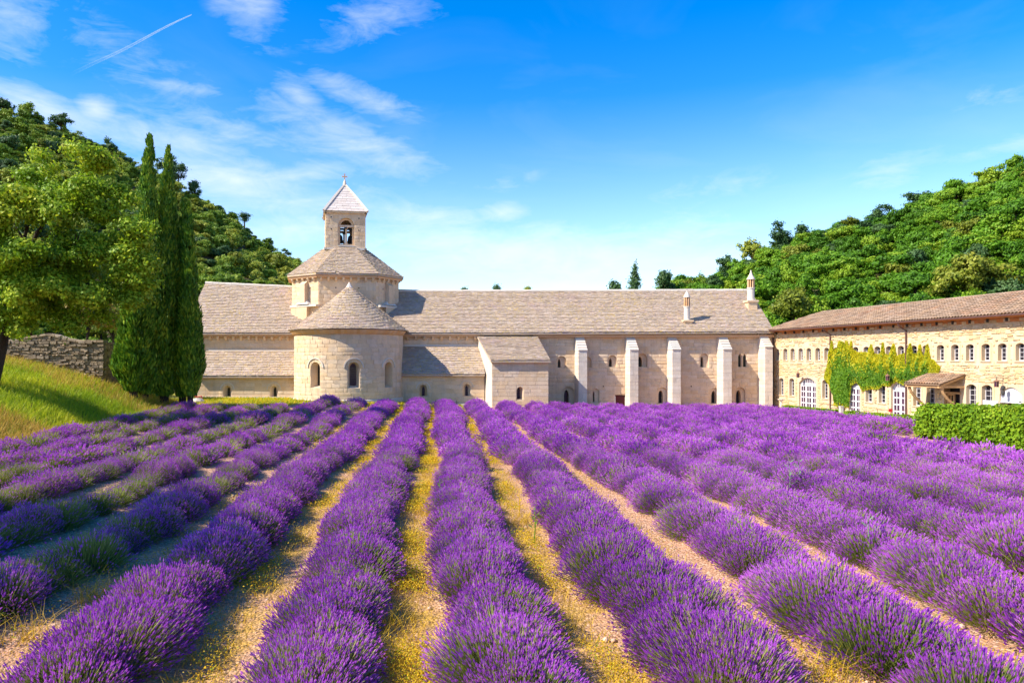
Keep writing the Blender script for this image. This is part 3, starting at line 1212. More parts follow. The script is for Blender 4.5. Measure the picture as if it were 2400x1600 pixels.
# ------------------------------------------------------------------ the annex with the lean-to roof
annex = thing('stone_annex', (6, 55, -.6), 'low stone annex with sloping tiled roof and bright side wall beside the church', 'building')
YA = 55.0
ax0, ax1 = xof(1153, YA), xof(1285.5, YA)
ZA = zof(847, YA)
bx0, bx1 = xof(1120, 60), xof(1254, 60)
An = facing(YA)
aop = Op(xof(1219, YA), zof(936, YA), .50, (936 - 906) / FPX * YA)
mb = MB()
wall_cols(mb, An, ax0, ax1, -1.2, ZA, [aop], 2)
front = mb.build('front_wall', M['ashlar'], annex)
lay_blocks(front, An, courses(lambda b: (ax0, ax1), -.9, ZA - .1, .29, .45, .95, [aop]), M['ashlar'], .02, singles=110, rot=.012)
window(annex, An, aop, .5, (-.08, .45, .03, .1), bars=(1, 5))
mb = MB()
mb.poly([(bx0, 60, -1.2), (ax0, YA, -1.2), (ax0, YA, ZA), (bx0, 60, EAVE - .1)])
mb.build('side_wall', M['trim'], annex, label='side wall in whiter stone with its sunlit look painted in')  # whiter than the opposite side; the sunlit look is put into the colour
mb = MB()
mb.poly([(ax1, YA, -1.2), (bx1, 60, -1.2), (bx1, 60, EAVE - .1), (ax1, YA, ZA)])
mb.build('side_wall', M['ashlar'], annex)
mb = MB()
mb.box(An, ax0 - .04, ax1 + .04, ZA - .13, ZA + .02, 0, .16)
mb.build('cornice', M['cornice'], annex)
roof_plane(annex, (ax0 - .1, YA - .25, ZA + .06), (ax1 + .12, YA - .25, ZA + .06), (bx1 + .12, 60, EAVE - .16), (bx0 - .12, 60, EAVE - .16), M['lauze'], tw=.34, ch=.25, seed=50)

# ------------------------------------------------------------------ the right wing
wing = thing('monastery_wing', (29, 50, -.8), 'long ochre rubble stone wing with rows of small windows and clay tiled roof', 'building')
WU = Vector((SK, -1, 0)).normalized()
WN = Vector((-1, -SK, 0)).normalized()
WO = Vector((27.8, 60, 0))
Wm = flat(WO, WU, WN)
def wa(px):                             # position along the wing wall for a picture column
    Y = 60724 / (px - 800.6)
    return (60 - Y) / abs(WU.y)
WL = 30.0
WE = EYE + 2.36                         # eave
wops, wwin = [], []
UPX = [1822, 1841, 1858, 1877, 1896, 1917, 1938, 1960, 1982, 2006, 2031, 2057, 2084, 2112, 2142, 2171, 2205, 2239, 2274, 2311, 2350, 2392]
apos = [wa(p) for p in UPX]
while apos[-1] < WL - 1.5:
    apos.append(apos[-1] + 1.1)
for a in apos:
    o = Op(a, EYE - .09, .52, .96, 'segment')
    wops.append(o)
    wwin.append((o, 2, 4, 'window'))
for px in (1831.5, 1856, 1934, 1959, 2037, 2068, 2150, 2182, 2277, 2314):
    a = wa(px)
    big = px > 2270
    o = Op(a, EYE - 2.9, .60 if not big else .66, 1.4 if not big else 1.5, 'segment')
    wops.append(o)
    wwin.append((o, 2, 5, 'window'))
doors = []
for l, r in ((1873, 1913), (1989, 2016), (2089, 2125)):
    a0, a1 = wa(l), wa(r)
    o = Op((a0 + a1) / 2, EYE - 3.85, a1 - a0, 2.45, 'segment')
    o.rise = .42
    wops.append(o)
    doors.append(o)
ga0, ga1 = wa(2344), wa(2397)
gar = Op((ga0 + ga1) / 2, EYE - 3.8, ga1 - ga0, 2.32, 'segment')
gar.rise = .42
pdoor = Op((wa(2213) + wa(2250)) / 2, EYE - 3.8, wa(2250) - wa(2213), 2.15, 'flat')
wops += [gar, pdoor]
mb = MB()
wall_cols(mb, Wm, 0, WL, -1.4, WE, wops, 3)
ww = mb.build('wall', M['plaster'], wing)
# rubble stones; plastered bands are left around the windows
sur = [Op(o.ac, o.b0 - .16, o.w + .34, o.h + .26, 'flat') for o in wops]
sur += [Op(a + .55, EYE + .1, .30, .6, 'flat') for a in apos[::2]]
bl = courses(lambda b: (.1, WL), -1.0, WE - .1, .15, .12, .46, sur, gap=.035, jit=.45)
bl = [b for b in bl if U(0, 1) < (.93 if not (EYE - .35 < b[1] < EYE + 1.25) else .5)]
lay_blocks(ww, Wm, bl, M['rubble'], .035, singles=300, tj=.8, rot=.11, bj=.025)
for o in wops:                          # flat pale dressed surrounds, a touch proud of the wall
    sb = MB()
    t = .13
    if o.kind == 'flat':
        continue
    ring0 = [Wm(a, b, .022) for a, b in o.outline()]
    big_ = Op(o.ac, o.b0 - t * .6, o.w + 2 * t, o.h + t * 1.6, o.kind)
    big_.rise = o.rise
    ring1 = [Wm(a, b, .022) for a, b in big_.outline()]
    ring2 = [Wm(a, b, -.01) for a, b in big_.outline()]
    sb.loft(ring0, ring1)
    sb.loft(ring1, ring2)
    sb.build('window_surround', M['surround'], wing)


def casement(o, cols, rows, name, glass='glass', depth=.26):
    mb = MB()
    r0 = [Wm(a, b, .02) for a, b in o.outline()]
    r1 = [Wm(a, b, -depth) for a, b in o.outline()]
    mb.loft(r0, r1)
    w = mb.build(name, M['surround'], wing)
    pb = MB()
    pb.poly([Wm(a, b, -depth) for a, b in o.outline()])
    pb.build('pane', M[glass], w)
    fb = MB()
    t = .017
    z = (-depth + .004, -depth + .05)
    top = o.b0 + o.h - o.rise
    fb.box(Wm, o.ac - o.w / 2, o.ac - o.w / 2 + .03, o.b0, top, *z)
    fb.box(Wm, o.ac + o.w / 2 - .03, o.ac + o.w / 2, o.b0, top, *z)
    fb.box(Wm, o.ac - o.w / 2 + .03, o.ac + o.w / 2 - .03, o.b0, o.b0 + .06, *z)
    for k in range(1, cols):
        a = o.ac - o.w / 2 + o.w * k / cols
        fb.box(Wm, a - t * .7, a + t * .7, o.b0 + .06, o.hi(a) - .02, z[0], z[1] - .004)
    for k in range(1, rows):
        b = o.b0 + (o.h - o.rise * .3) * k / rows
        if b < o.b0 + o.h - o.rise + .05:
            fb.box(Wm, o.ac - o.w / 2 + .03, o.ac + o.w / 2 - .03, b - t * .6, b + t * .6, z[0], z[1] - .008)
    fb.build('window_frame', M['white'], w)
    sl = MB()
    sl.box(Wm, o.ac - o.w / 2 - .06, o.ac + o.w / 2 + .06, o.b0 - .05, o.b0 + .012, -depth, .06)
    sl.build('sill', M['surround'], w)
    return w


for o, c, r, nm in wwin:
    casement(o, c, r, nm)

# arched glazed doors
for di, o in enumerate(doors):
    depth = .18
    mb = MB()
    r0 = [Wm(a, b, .02) for a, b in o.outline()]
    r1 = [Wm(a, b, -depth) for a, b in o.outline()]
    mb.loft(r0, r1)
    d = mb.build('door', M['surround'], wing, label='white arched glazed door')
    top = o.b0 + o.h - o.rise
    tz = top - .06                        # transom
    fb = MB()
    zz = (-depth, -depth + .05)
    # everything white around rows of panes
    nl = 3 if di == 0 else 2
    lw = o.w / nl
    rows = [(o.b0 + .12 + k * .44, o.b0 + .12 + k * .44 + .34) for k in range(4)]
    fb.box(Wm, o.ac - o.w / 2, o.ac + o.w / 2, tz - .2, tz + .07, *zz)
    cuts = []
    for L in range(nl):
        x0 = o.ac - o.w / 2 + L * lw
        for h in (0, 1):
            cuts.append((x0 + lw * (.13 + .40 * h), x0 + lw * (.13 + .40 * h + .32)))
    edges = [o.ac - o.w / 2] + [v for c in cuts for v in c] + [o.ac + o.w / 2]
    for k in range(0, len(edges), 2):
        fb.box(Wm, edges[k], edges[k + 1], o.b0, tz - .2, *zz)
    for c0, c1 in cuts:
        lo = o.b0
        for r0_, r1_ in rows:
            fb.box(Wm, c0, c1, lo, r0_ - .02, *zz)
            lo = r1_
        fb.box(Wm, c0, c1, lo, tz - .2, *zz)
    ab = [(a, b) for a, b in o.outline()]
    arch_o = [Wm(a, b, -depth + .05) for a, b in o.outline()[:-2]]
    arch_i = [Wm((a - o.ac) * .86 + o.ac, max(tz + .07, b - .09), -depth + .05) for a, b in o.outline()[:-2]]
    fb.loft(arch_o, arch_i, False)
    for k in range(1, 10):
        a = o.ac - o.w / 2 + o.w * k / 10
        fb.box(Wm, a - .025, a + .025, tz + .07, o.hi(a) - .06, zz[0], zz[1] - .005)
    fb.build('door_frame', M['white'], d)
    for c0, c1 in cuts:
        for r0_, r1_ in rows:
            pb = MB()
            pb.box(Wm, c0 - .01, c1 + .01, r0_ - .01, r1_ + .01, -depth + .004, -depth + .012)
            pb.build('pane', M['violetglass'], d)
    pb = MB()
    pb.poly([Wm(a, max(b, tz), -depth + .003) for a, b in o.outline()])
    pb.build('fanlight', M['violetglass'], d)

# cart door with white tympanum and open leaf
mb = MB()
r0 = [Wm(a, b, .02) for a, b in gar.outline()]
r1 = [Wm(a, b, -.5) for a, b in gar.outline()]
mb.loft(r0, r1)
gd = mb.build('cart_door', M['surround'], wing)
tzb = gar.b0 + 1.55
mb = MB()
mb.poly([Wm(a, max(b, tzb), -.06) for a, b in gar.outline()])
mb.poly([Wm(a, max(b, tzb), -.12) for a, b in gar.outline()])
mb.box(Wm, gar.ac - gar.w / 2, gar.ac + gar.w / 2, tzb - .08, tzb, -.14, -.03)
mb.build('tympanum', M['white'], gd, label='white boarded half round panel over the opening')
mb = MB()
mb.poly([Wm(gar.ac - gar.w / 2, gar.b0, -.5), Wm(gar.ac + gar.w / 2, gar.b0, -.5), Wm(gar.ac + gar.w / 2, tzb, -.5), Wm(gar.ac - gar.w / 2, tzb, -.5)])
mb.build('opening_shade', M['pipe'], gd)  # no second door: dark sheet painting the shade inside the opening
mb = MB()
mb.box(Wm, gar.ac - gar.w / 2 - .98, gar.ac - gar.w / 2 - .06, gar.b0, tzb + .0, .03, .09)
lf = mb.build('door_leaf', M['white'], gd, label='white door leaf folded back against the wall')

# soffit, gutter, pipes
mb = MB()
EV = .62
for k in range(1):
    mb.poly([Wm(-.2, WE - .12, 0), Wm(WL, WE - .12, 0), Wm(WL, WE - .02, EV), Wm(-.2, WE - .02, EV)])
    mb.poly([Wm(-.2, WE - .36, .02), Wm(WL, WE - .36, .02), Wm(WL, WE - .12, .03), Wm(-.2, WE - .12, .03)])
mb.build('eave_boards', M['soffit'], wing)
a = .6
while a < WL:
    mb = MB()
    mb.box(Wm, a - .04, a + .04, WE - .32, WE - .13, .03, .14)
    mb.build('eave_bracket', M['iron'], wing)
    a += 1.15
mb = MB()
mb.tube([Wm(-.2, WE - .03, EV + .05), Wm(WL, WE - .03, EV + .05)], .045, 8)
mb.build('gutter', M['pipe'], wing)
for px in (1813.8, 1948, 2126):
    a = wa(px)
    mb = MB()
    mb.tube([Wm(a, WE - .08, EV + .02), Wm(a, WE - .25, EV - .05), Wm(a, WE - .55, .08), Wm(a, -1.1, .08)], .05, 8)
    mb.build('downpipe', M['pipe'], wing)

# clay roof: rows of round tiles
WRD, WRZ = 3.6, EYE + 3.87
def wroof(s, t):                          # s along, t up the slope
    return Wm(-.3 + s * (WL + .3), WE + .02 + t * (WRZ - WE), EV - t * (EV + WRD))
mb = MB()
c4 = [wroof(0, 0), wroof(1, 0), wroof(1, 1), Wm(1.2, WRZ - .1, -WRD)]
dz = Vector((0, 0, .06))
mb.poly(c4)
mb.poly([p - dz for p in c4][::-1])
for k in range(4):
    mb.poly([c4[k] - dz, c4[(k + 1) % 4] - dz, c4[(k + 1) % 4], c4[k]])
rf = mb.build('roof', M['canal'], wing)
mb = MB()
mb.poly([Wm(1.2, WRZ - .1, -WRD), Wm(WL, WRZ - .05, -WRD), Wm(WL, WE, -2 * WRD - .5), Wm(1.2, WE, -2 * WRD - .5)])
mb.poly([wroof(0, 0), Wm(1.2, WRZ - .1, -WRD), Wm(-.3, WE - .3, -2 * WRD)])
mb.build('roof', M['canal'], wing)
V, F = [], []
cw = .21
a = -.2
L_ = math.hypot(EV + WRD, WRZ - WE)
sn = Vector((0, 0, 1)) * (EV + WRD) / L_ + WN * (WRZ - WE) / L_
n_t = int(L_ / .36)
while a < WL:
    for i in range(n_t):
        t0, t1 = i / n_t, min(1, (i + 1.25) / n_t)
        if a < 1.2 and t0 > (a + .3) / 1.5:
            continue
        j = U(-.012, .012)
        k0 = len(V)
        for tt, lift, rr in ((t0 - .012, .045, 1.0), (t1, .015, .8)):
            for q in range(6):
                an = math.pi * q / 5
                p = Wm(a + j + math.cos(an) * cw * .44 * rr, WE + .02 + tt * (WRZ - WE), EV - tt * (EV + WRD))
                V.append(tuple(p + sn * (lift + math.sin(an) * .075 * rr)))
        for q in range(5):
            F.append((k0 + q, k0 + q + 1, k0 + 7 + q, k0 + 6 + q))
    a += cw
link('roof_tiles', mesh_np('roof_tiles', np.array(V), np.array(F), mats=[M['canal']]), rf, 'stuff')
mb = MB()
mb.tube([Wm(1.3, WRZ - .03, -WRD), Wm(WL, WRZ - .0, -WRD)], .12, 8)
mb.build('ridge_tiles', M['canal'], rf)

# ------------------------------------------------------------------ timber porch on the wing
pa0, pa1 = wa(2178), wa(2264)
porch = thing('timber_porch', Wm((pa0 + pa1) / 2, -.7, .5), 'honey coloured timber porch with small tiled roof on curved braces', 'porch')
PD = 1.7
pzt, pzl = EYE - .86, EYE - 1.44
def proof(s, t):
    return Wm(pa0 + s * (pa1 - pa0), pzl + t * (pzt - pzl), PD * (1 - t))
mb = MB()
c4 = [proof(0, 0), proof(1, 0), proof(1, 1), proof(0, 1)]
d = Vector((0, 0, .05))
mb.poly(c4)
mb.poly([p - d for p in c4][::-1])
for k in range(4):
    mb.poly([c4[k] - d, c4[(k + 1) % 4] - d, c4[(k + 1) % 4], c4[k]])
prf = mb.build('roof', M['canal'], porch)
V, F = [], []
n_t = 6
a = pa0
while a < pa1:
    for i in range(n_t):
        t0, t1 = i / n_t, min(1, (i + 1.25) / n_t)
        k0 = len(V)
        for tt, lift, rr in ((t0 - .02, .045, 1.0), (t1, .015, .8)):
            for q in range(6):
                an = math.pi * q / 5
                p = Wm(a + .09 + math.cos(an) * .085 * rr, pzl + tt * (pzt - pzl), PD * (1 - tt))
                V.append(tuple(p + Vector((0, 0, lift + math.sin(an) * .07 * rr))))
        for q in range(5):
            F.append((k0 + q, k0 + q + 1, k0 + 7 + q, k0 + 6 + q))
    a += .19
link('roof_tiles', mesh_np('roof_tiles', np.array(V), np.array(F), mats=[M['canal']]), prf, 'stuff')
for a in (pa0 + .12, pa1 - .12):
    mb = MB()
    mb.box(Wm, a - .06, a + .06, pzl - .20, pzl - .08, 0, PD - .05)
    mb.build('tie_beam', M['wood'], porch)
    mb = MB()
    r0 = [Wm(a - .05, pzl - .18, PD - .1), Wm(a + .05, pzl - .18, PD - .1), Wm(a + .05, pzl - .06, PD - .1), Wm(a - .05, pzl - .06, PD - .1)]
    r1 = [Wm(a - .05, pzt - .18, .02), Wm(a + .05, pzt - .18, .02), Wm(a + .05, pzt - .06, .02), Wm(a - .05, pzt - .06, .02)]
    mb.loft(r0, r1)
    mb.poly(r0)
    mb.build('rafter', M['wood'], porch)
    mb = MB()
    pts = []
    for k in range(9):
        t = k / 8
        pts.append(Wm(a, pzl - .2 - 1.35 * t ** 1.15, (PD - .35) * math.cos(t * math.pi / 2) ** .9 + .08))
    mb.tube(pts, .075, 6)
    mb.build('curved_brace', M['wood'], porch)
mb = MB()
mb.box(Wm, pa0 + .02, pa1 - .02, pzl - .19, pzl - .06, PD - .22, PD - .10)
mb.build('front_beam', M['wood'], porch)
mb = MB()
for k in range(6):
    a = pa0 + .25 + (pa1 - pa0 - .5) * k / 5
    r0 = [Wm(a - .03, pzl - .07, PD - .02), Wm(a + .03, pzl - .07, PD - .02), Wm(a + .03, pzl + .0, PD - .02), Wm(a - .03, pzl + .0, PD - .02)]
    r1 = [Wm(a - .03, pzt - .07, .02), Wm(a + .03, pzt - .07, .02), Wm(a + .03, pzt + .0, .02), Wm(a - .03, pzt + .0, .02)]
    mb.loft(r0, r1)
mb.build('small_rafters', M['wood'], porch)
# glazed oak door in the wall under the porch
o = pdoor
mb = MB()
r0 = [Wm(a, b, .0) for a, b in o.outline()]
r1 = [Wm(a, b, -.4) for a, b in o.outline()]
mb.loft(r0, r1)
pd = mb.build('door', M['wood'], wing, label='brown oak glazed door standing half open under the porch')
mb = MB()
mb.poly([Wm(a, b, -.4) for a, b in o.outline()])
mb.build('dark_interior', M['glass'], pd)
mb = MB()
x0, x1 = o.ac - o.w / 2 + .03, o.ac + .02
mb.box(Wm, x0, x0 + .1, o.b0, o.b0 + 1.75, -.22, -.15)
mb.box(Wm, x1 - .1, x1, o.b0, o.b0 + 1.75, -.22, -.15)
for k in range(5):
    b = o.b0 + k * .42
    mb.box(Wm, x0 + .1, x1 - .1, b, b + .09, -.22, -.15)
mb.box(Wm, (x0 + x1) / 2 - .03, (x0 + x1) / 2 + .03, o.b0 + .1, o.b0 + 1.7, -.215, -.155)
mb.box(Wm, o.ac - o.w / 2 - .1, o.ac + o.w / 2 + .1, o.b0 + 1.78, o.b0 + 1.9, -.2, .06)
mb.build('door_frame', M['wood'], pd)

# ------------------------------------------------------------------ lanterns on the wing
def lantern(px, b, label, scroll=True):
    a = wa(px)
    t = thing('wall_lantern', Wm(a, b, .45), label, 'lantern', 'wall lanterns of the wing')
    mb = MB()
    mb.tube([Wm(a, b + .38, 0), Wm(a, b + .40, .25), Wm(a, b + .36, .45), Wm(a, b + .24, .45)], .016, 5)
    mb.build('bracket', M['iron'], t)
    c = Wm(a, 0, .45)
    mb = MB()
    mb.lathe(c, [(.02, b + .28), (.03, b + .22), (.15, b + .13), (.15, b + .10)], 6)
    mb.build('hood', M['copper'], t)
    mb = MB()
    for k in range(6):
        an = 2 * math.pi * k / 6
        p = c + Vector((math.cos(an) * .11, math.sin(an) * .11, 0))
        mb.tube([p + Vector((0, 0, b - .16)), p + Vector((0, 0, b + .11))], .012, 4)
    mb.lathe(c, [(.12, b - .19), (.12, b - .16)], 6)
    mb.build('cage', M['copper'], t)
    mb = MB()
    mb.lathe(c, [(.09, b - .16), (.095, b + .1)], 6)
    mb.build('glass', M['violetglass'], t)

lantern(1883, EYE - 1.22, 'small rusty wall lantern above the widest arched glazed door')
lantern(2095, EYE - 1.18, 'small rusty wall lantern half hidden at the lower edge of the vine')
lantern(2353, EYE - 1.30, 'rusty wall lantern on an iron arm above the white half round panel')
a = wa(2365)
mb = MB()
q = EYE - 1.55
mb.lathe(Wm(a, 0, .35), [(.02, q + .16), (.10, q + .12), (.11, q - .02), (.04, q - .10)], 8)
mb.lathe(Wm(a, 0, .35), [(.07, q - .12), (.08, q - .28), (.02, q - .38)], 8)
mb.tube([Wm(a, q + .15, .35), Wm(a, q + .5, .33), Wm(a, q + .62, .02)], .012, 5)
tag(mb.build('hanging_lamp', M['iron']), 'slim dark lamp hanging in front of the white half round panel', 'lamp')

# ------------------------------------------------------------------ kerb, crosses, post, rail, planter
kz = lambda x, y: float(gz(x, y))
x = -2.6
kerb = thing('stone_kerb', (0, 55.4, -.5), 'low stone kerb at the foot of the church between apse and annex', 'kerb')
while x < 3.6:
    L = min(U(.7, 1.2), 3.7 - x)
    mb = MB()
    mb.box(facing(55.4), x, x + L - .015, -.75, zof(944.5 + (x + 2.6) * .35, 55.4) + U(-.01, .01), -.18, .18)
    mb.build('kerb_stone', M['trim'], kerb)
    x += L
for i, px in enumerate((995.6, 1020.8, 1070.6, 1122.5)):
    c = P(px, 950, 55.0)
    Mp = facing(55.0)
    mb = MB()
    zt = zof(937.5, 55)
    hh = .52 if i < 3 else .62
    mb.box(Mp, c.x - .022, c.x + .022, zt - hh, zt, -.02, .02)
    mb.box(Mp, c.x - .15, c.x + .15, zt - .19, zt - .145, -.018, .018)
    tag(mb.build('iron_cross', M['iron']), ['iron grave cross beside the apse, first in the row of four', 'iron grave cross second from the apse along the kerb', 'iron grave cross third from the apse along the kerb', 'iron grave cross closest to the bright annex wall'][i], 'cross', 'grave crosses by the kerb')

pp = P(1971.5, 972, 48)
mb = MB()
Mp = facing(48)
mb.box(Mp, pp.x - .10, pp.x + .10, pp.z - .3, zof(953, 48), -.1, .1)
mb.box(Mp, pp.x - .12, pp.x + .12, zof(953, 48), zof(953, 48) + .04, -.12, .12)
tag(mb.build('stone_post', M['trim']), 'short square stone post standing in the low clipped hedge', 'post')

mb = MB()
p0, p1 = P(2057, 958, 46), P(2126, 960, 44)
for p in (p0, p1, p0.lerp(p1, .5)):
    mb.tube([p - Vector((0, 0, .7)), p + Vector((0, 0, .05))], .02, 5)
pts = [p0.lerp(p1, k / 12) - Vector((0, 0, .06 * math.sin(math.pi * ((k / 6) % 1)))) for k in range(13)]
mb.tube(pts, .012, 4)
tag(mb.build('rope_barrier', M['copper']), 'thin rope barrier on posts in front of the arched doors', 'barrier')
c = P(2087, 962, 45)
mb = MB()
mb.box(facing(45), c.x - .1, c.x + .1, c.z - .08, c.z + .12, -.02, .02)
mb.tube([c - Vector((0, 0, .7)), c], .015, 5)
tag(mb.build('small_sign', M['red']), 'little red notice on a stake beside the rope barrier', 'sign')
c = P(1831, 938, 57.5)
mb = MB()
mb.lathe((c.x, c.y), [(.10, c.z - .5), (.07, c.z - .2), (.10, c.z - .05), (.26, c.z + .06), (.27, c.z + .12)], 10)
tag(mb.build('stone_urn', M['trim']), 'small weathered stone basin at the left corner of the wing', 'urn')
mb = MB()
mb.tube([P(454, 927, 50), P(462, 930, 50), P(472, 928, 50), P(474, 933, 50)], .04, 6)
tag(mb.build('red_hose', M['red']), 'bright red hose lying on stone beside the dark cypress', 'hose')
mb = MB()
c = P(462, 937, 50.3)
mb.lathe((c.x, c.y), [(.55, c.z - .4), (.5, c.z - .05), (.35, c.z + .09), (.1, c.z + .13)], 9)
tag(mb.build('pale_rock', M['trim']), 'pale boulder under the red hose near the church corner', 'rock')

# ------------------------------------------------------------------ dry stone wall on the bank
dsw = thing('dry_stone_wall', (-22, 45, 2), 'rough grey dry stone wall with doorway on the grassy bank', 'wall')
SX0, SX1, SY = -29.5, xof(244.5, 45), 45.0
S_ = facing(SY)
def stop(x):
    px = CX + x / SY * FPX
    return float(np.interp(px, [-120, 20, 60, 112, 140, 166, 250], [zof(775, SY), zof(800, SY), zof(791, SY), zof(783, SY), zof(787, SY), zof(798, SY), zof(799, SY)]))
mb = MB()
wall_cols(mb, S_, SX0, SX1, .3, lambda a: stop(a) - .06, [], .4)
wall_cols(mb, lambda a, b, c=0: S_(a, b, c - .6), SX0, SX1, .3, lambda a: stop(a) - .06, [], .4)
mb.poly([S_(SX1, .3, 0), S_(SX1, .3, -2.4), S_(SX1, stop(SX1) - .06, -2.4), S_(SX1, stop(SX1) - .06, 0)])
core = mb.build('core', M['drystone'], dsw)
def ext_ds(b):
    xs = np.linspace(SX0, SX1, 120)
    ok = [x for x in xs if stop(x) - .02 > b and float(gz(x, SY - .3)) < b + .25]
    return (min(ok), SX1) if ok else (SX1, SX1)
bl = courses(ext_ds, .9, 5.0, .155, .16, .52, [], gap=.028, jit=.4)
bl = [b for b in bl if b[1] + b[3] < stop(b[0] + b[2] / 2) + .04]
lay_blocks(dsw, S_, bl, M['drystone'], .12, singles=300, tj=.75, rot=.12, name='stone', bj=.02)
def E_(a, b, c=0.0):
    return Vector((SX1 + c, SY + a, b))
dop_ = Op(1.35, .5, 1.0, zof(852, 46.4) - .5, 'segment')
bl = courses(lambda b: (.02, 2.35), .6, stop(SX1) - .05, .21, .28, .6, [dop_], gap=.03, jit=.25)
bl = [q for q in bl]
lay_blocks(dsw, E_, bl, M['drystone'], .07, singles=60, name='stone', rot=.03)
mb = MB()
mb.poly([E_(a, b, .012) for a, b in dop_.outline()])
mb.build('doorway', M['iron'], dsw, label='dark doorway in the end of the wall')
x = SX0
while x < SX1 - .1:
    L = min(U(.4, .75), SX1 - x)
    mb = MB()
    za, zb = stop(x), stop(x + L)
    r0 = [S_(x, za + dz, c) for dz, c in ((-.08, .1), (.05, .08), (.06, -.6), (-.08, -.6))]
    r1 = [S_(x + L - .03, zb + dz, c) for dz, c in ((-.08, .1), (.05, .08), (.06, -.6), (-.08, -.6))]
    mb.loft(r0, r1)
    mb.poly(r0)
    mb.poly(r1[::-1])
    mb.build('coping_stone', M['drystone'], dsw)
    x += L
# ------------------------------------------------------------------ ground
def ground_mat():
    m, T = new_mat('dry pinkish field soil and grass')
    out = T.n('ShaderNodeOutputMaterial')
    bs = T.n('ShaderNodeBsdfPrincipled')
    T.l(bs, out)
    geo = T.n('ShaderNodeNewGeometry')
    pos = geo.outputs['Position']
    sp = T.n('ShaderNodeSeparateXYZ')
    T.t.links.new(pos, sp.inputs[0])
    soil = T.mix(T.ramp(T.noise(pos, .9, 6, .65), (.3, .7)), (.53, .285, .16), (.41, .21, .115))
    vor = T.n('ShaderNodeTexVoronoi')
    vor.inputs['Scale'].default_value = 26
    T.t.links.new(pos, vor.inputs['Vector'])
    vcol = T.n('ShaderNodeSeparateColor')
    T.l(vor, vcol, 1, 0)
    soil = T.mix(T.ramp(vcol.outputs[0], (.55, .9, 0, .6)), soil, (.68, .46, .33))
    soil = T.mix(T.ramp(vcol.outputs[1], (.6, .95, 0, .5)), soil, (.24, .15, .10))
    soil = T.mix(T.ramp(T.noise(pos, 11, 5, .7), (.5, .72, 0, .6)), soil, (.27, .17, .11))
    xw = T.math('ADD', sp.outputs[0], T.math('MULTIPLY', T.math('SUBTRACT', T.noise(pos, .5, 4, .6), .5), 3.0))
    moss = T.mix(T.noise(pos, 6, 4, .7), (.54, .31, .05), (.40, .25, .03))
    for cx_, hw in ((-.19, .85), (1.7, .6), (-2.55, .7)):
        d = T.math('ABSOLUTE', T.math('SUBTRACT', xw, cx_))
        soil = T.mix(T.math('MULTIPLY', T.ramp(d, (hw, hw * .35)), T.ramp(T.noise(pos, 1.7, 5, .7), (.38, .58, 0, .8))), soil, moss)
    grass = T.mix(T.ramp(T.noise(pos, .5, 5, .65), (.35, .65)), (.16, .20, .02), (.36, .28, .04))
    gm = T.ramp(xw, (-16.2, -17.4))
    lawn = T.math('MULTIPLY', T.ramp(sp.outputs[1], (48.0, 49.5)), T.ramp(xw, (4.0, 3.0)))
    c = T.mix(T.math('MAXIMUM', gm, lawn), soil, grass)
    pave = T.math('MULTIPLY', T.ramp(xw, (26.2, 27.4)), T.ramp(sp.outputs[1], (10, 14)))
    c = T.mix(pave, c, T.mix(T.noise(pos, 3, 4, .6), (.52, .42, .32), (.44, .35, .26)))
    far = T.ramp(sp.outputs[1], (64, 72))
    c = T.mix(far, c, (.08, .10, .03))
    T.t.links.new(c, bs.inputs['Base Color'])
    bs.inputs['Roughness'].default_value = .95
    bs.inputs['Specular IOR Level'].default_value = .15
    bp = T.n('ShaderNodeBump')
    bp.inputs['Strength'].default_value = .9
    bp.inputs['Distance'].default_value = .05
    hgt = T.math('ADD', T.math('MULTIPLY', vor.outputs[0], -.6), T.noise(pos, 7, 6, .7))
    T.t.links.new(hgt, bp.inputs['Height'])
    T.l(bp, bs, 0, bs.inputs.find('Normal'))
    return m


def axis(lo, hi, step, outer):
    a = np.arange(lo, hi + step * .5, step)
    return np.concatenate([lo - np.array(outer[::-1]), a, hi + np.array(outer)])


gx = axis(-34, 36, .4, [4, 10, 25, 60, 150, 400, 1500])
gy = axis(-4, 68, .4, [5, 14, 30, 70, 160, 400, 2000])
GX, GY = np.meshgrid(gx, gy)
GZ = gz(GX, np.clip(GY, -20, 75))
inner = (GX > -34) & (GX < 36) & (GY > -4) & (GY < 60)
rowph = np.cos((GX - .72) / 2.05 * 2 * np.pi)
GZ = GZ + inner * (rng.normal(0, .012, GX.shape) + .05 * rowph * (GX > -16) * (GX < 25) * (GY < 53))
nx, ny = len(gx), len(gy)
idx = np.arange(nx * ny).reshape(ny, nx)
F = np.stack([idx[:-1, :-1], idx[:-1, 1:], idx[1:, 1:], idx[1:, :-1]], -1).reshape(-1, 4)
link('ground', mesh_np('ground', np.stack([GX, GY, GZ], -1).reshape(-1, 3), F, mats=[ground_mat()], smooth=True), kind='structure')

# ------------------------------------------------------------------ foliage tools
def unit(v):
    return v / np.maximum(1e-9, np.linalg.norm(v, axis=-1, keepdims=True))


def rhombs(C, D, N, L, Wd):
    """leaf shaped quads: centre, long direction, normal, half length, half width"""
    D = unit(D)
    B = unit(np.cross(N, D))
    L, Wd = np.reshape(L, (-1, 1)), np.reshape(Wd, (-1, 1))
    V = np.stack([C - D * L, C + B * Wd - D * L * .1, C + D * L, C - B * Wd - D * L * .1], 1).reshape(-1, 3)
    return V, np.arange(len(V)).reshape(-1, 4)


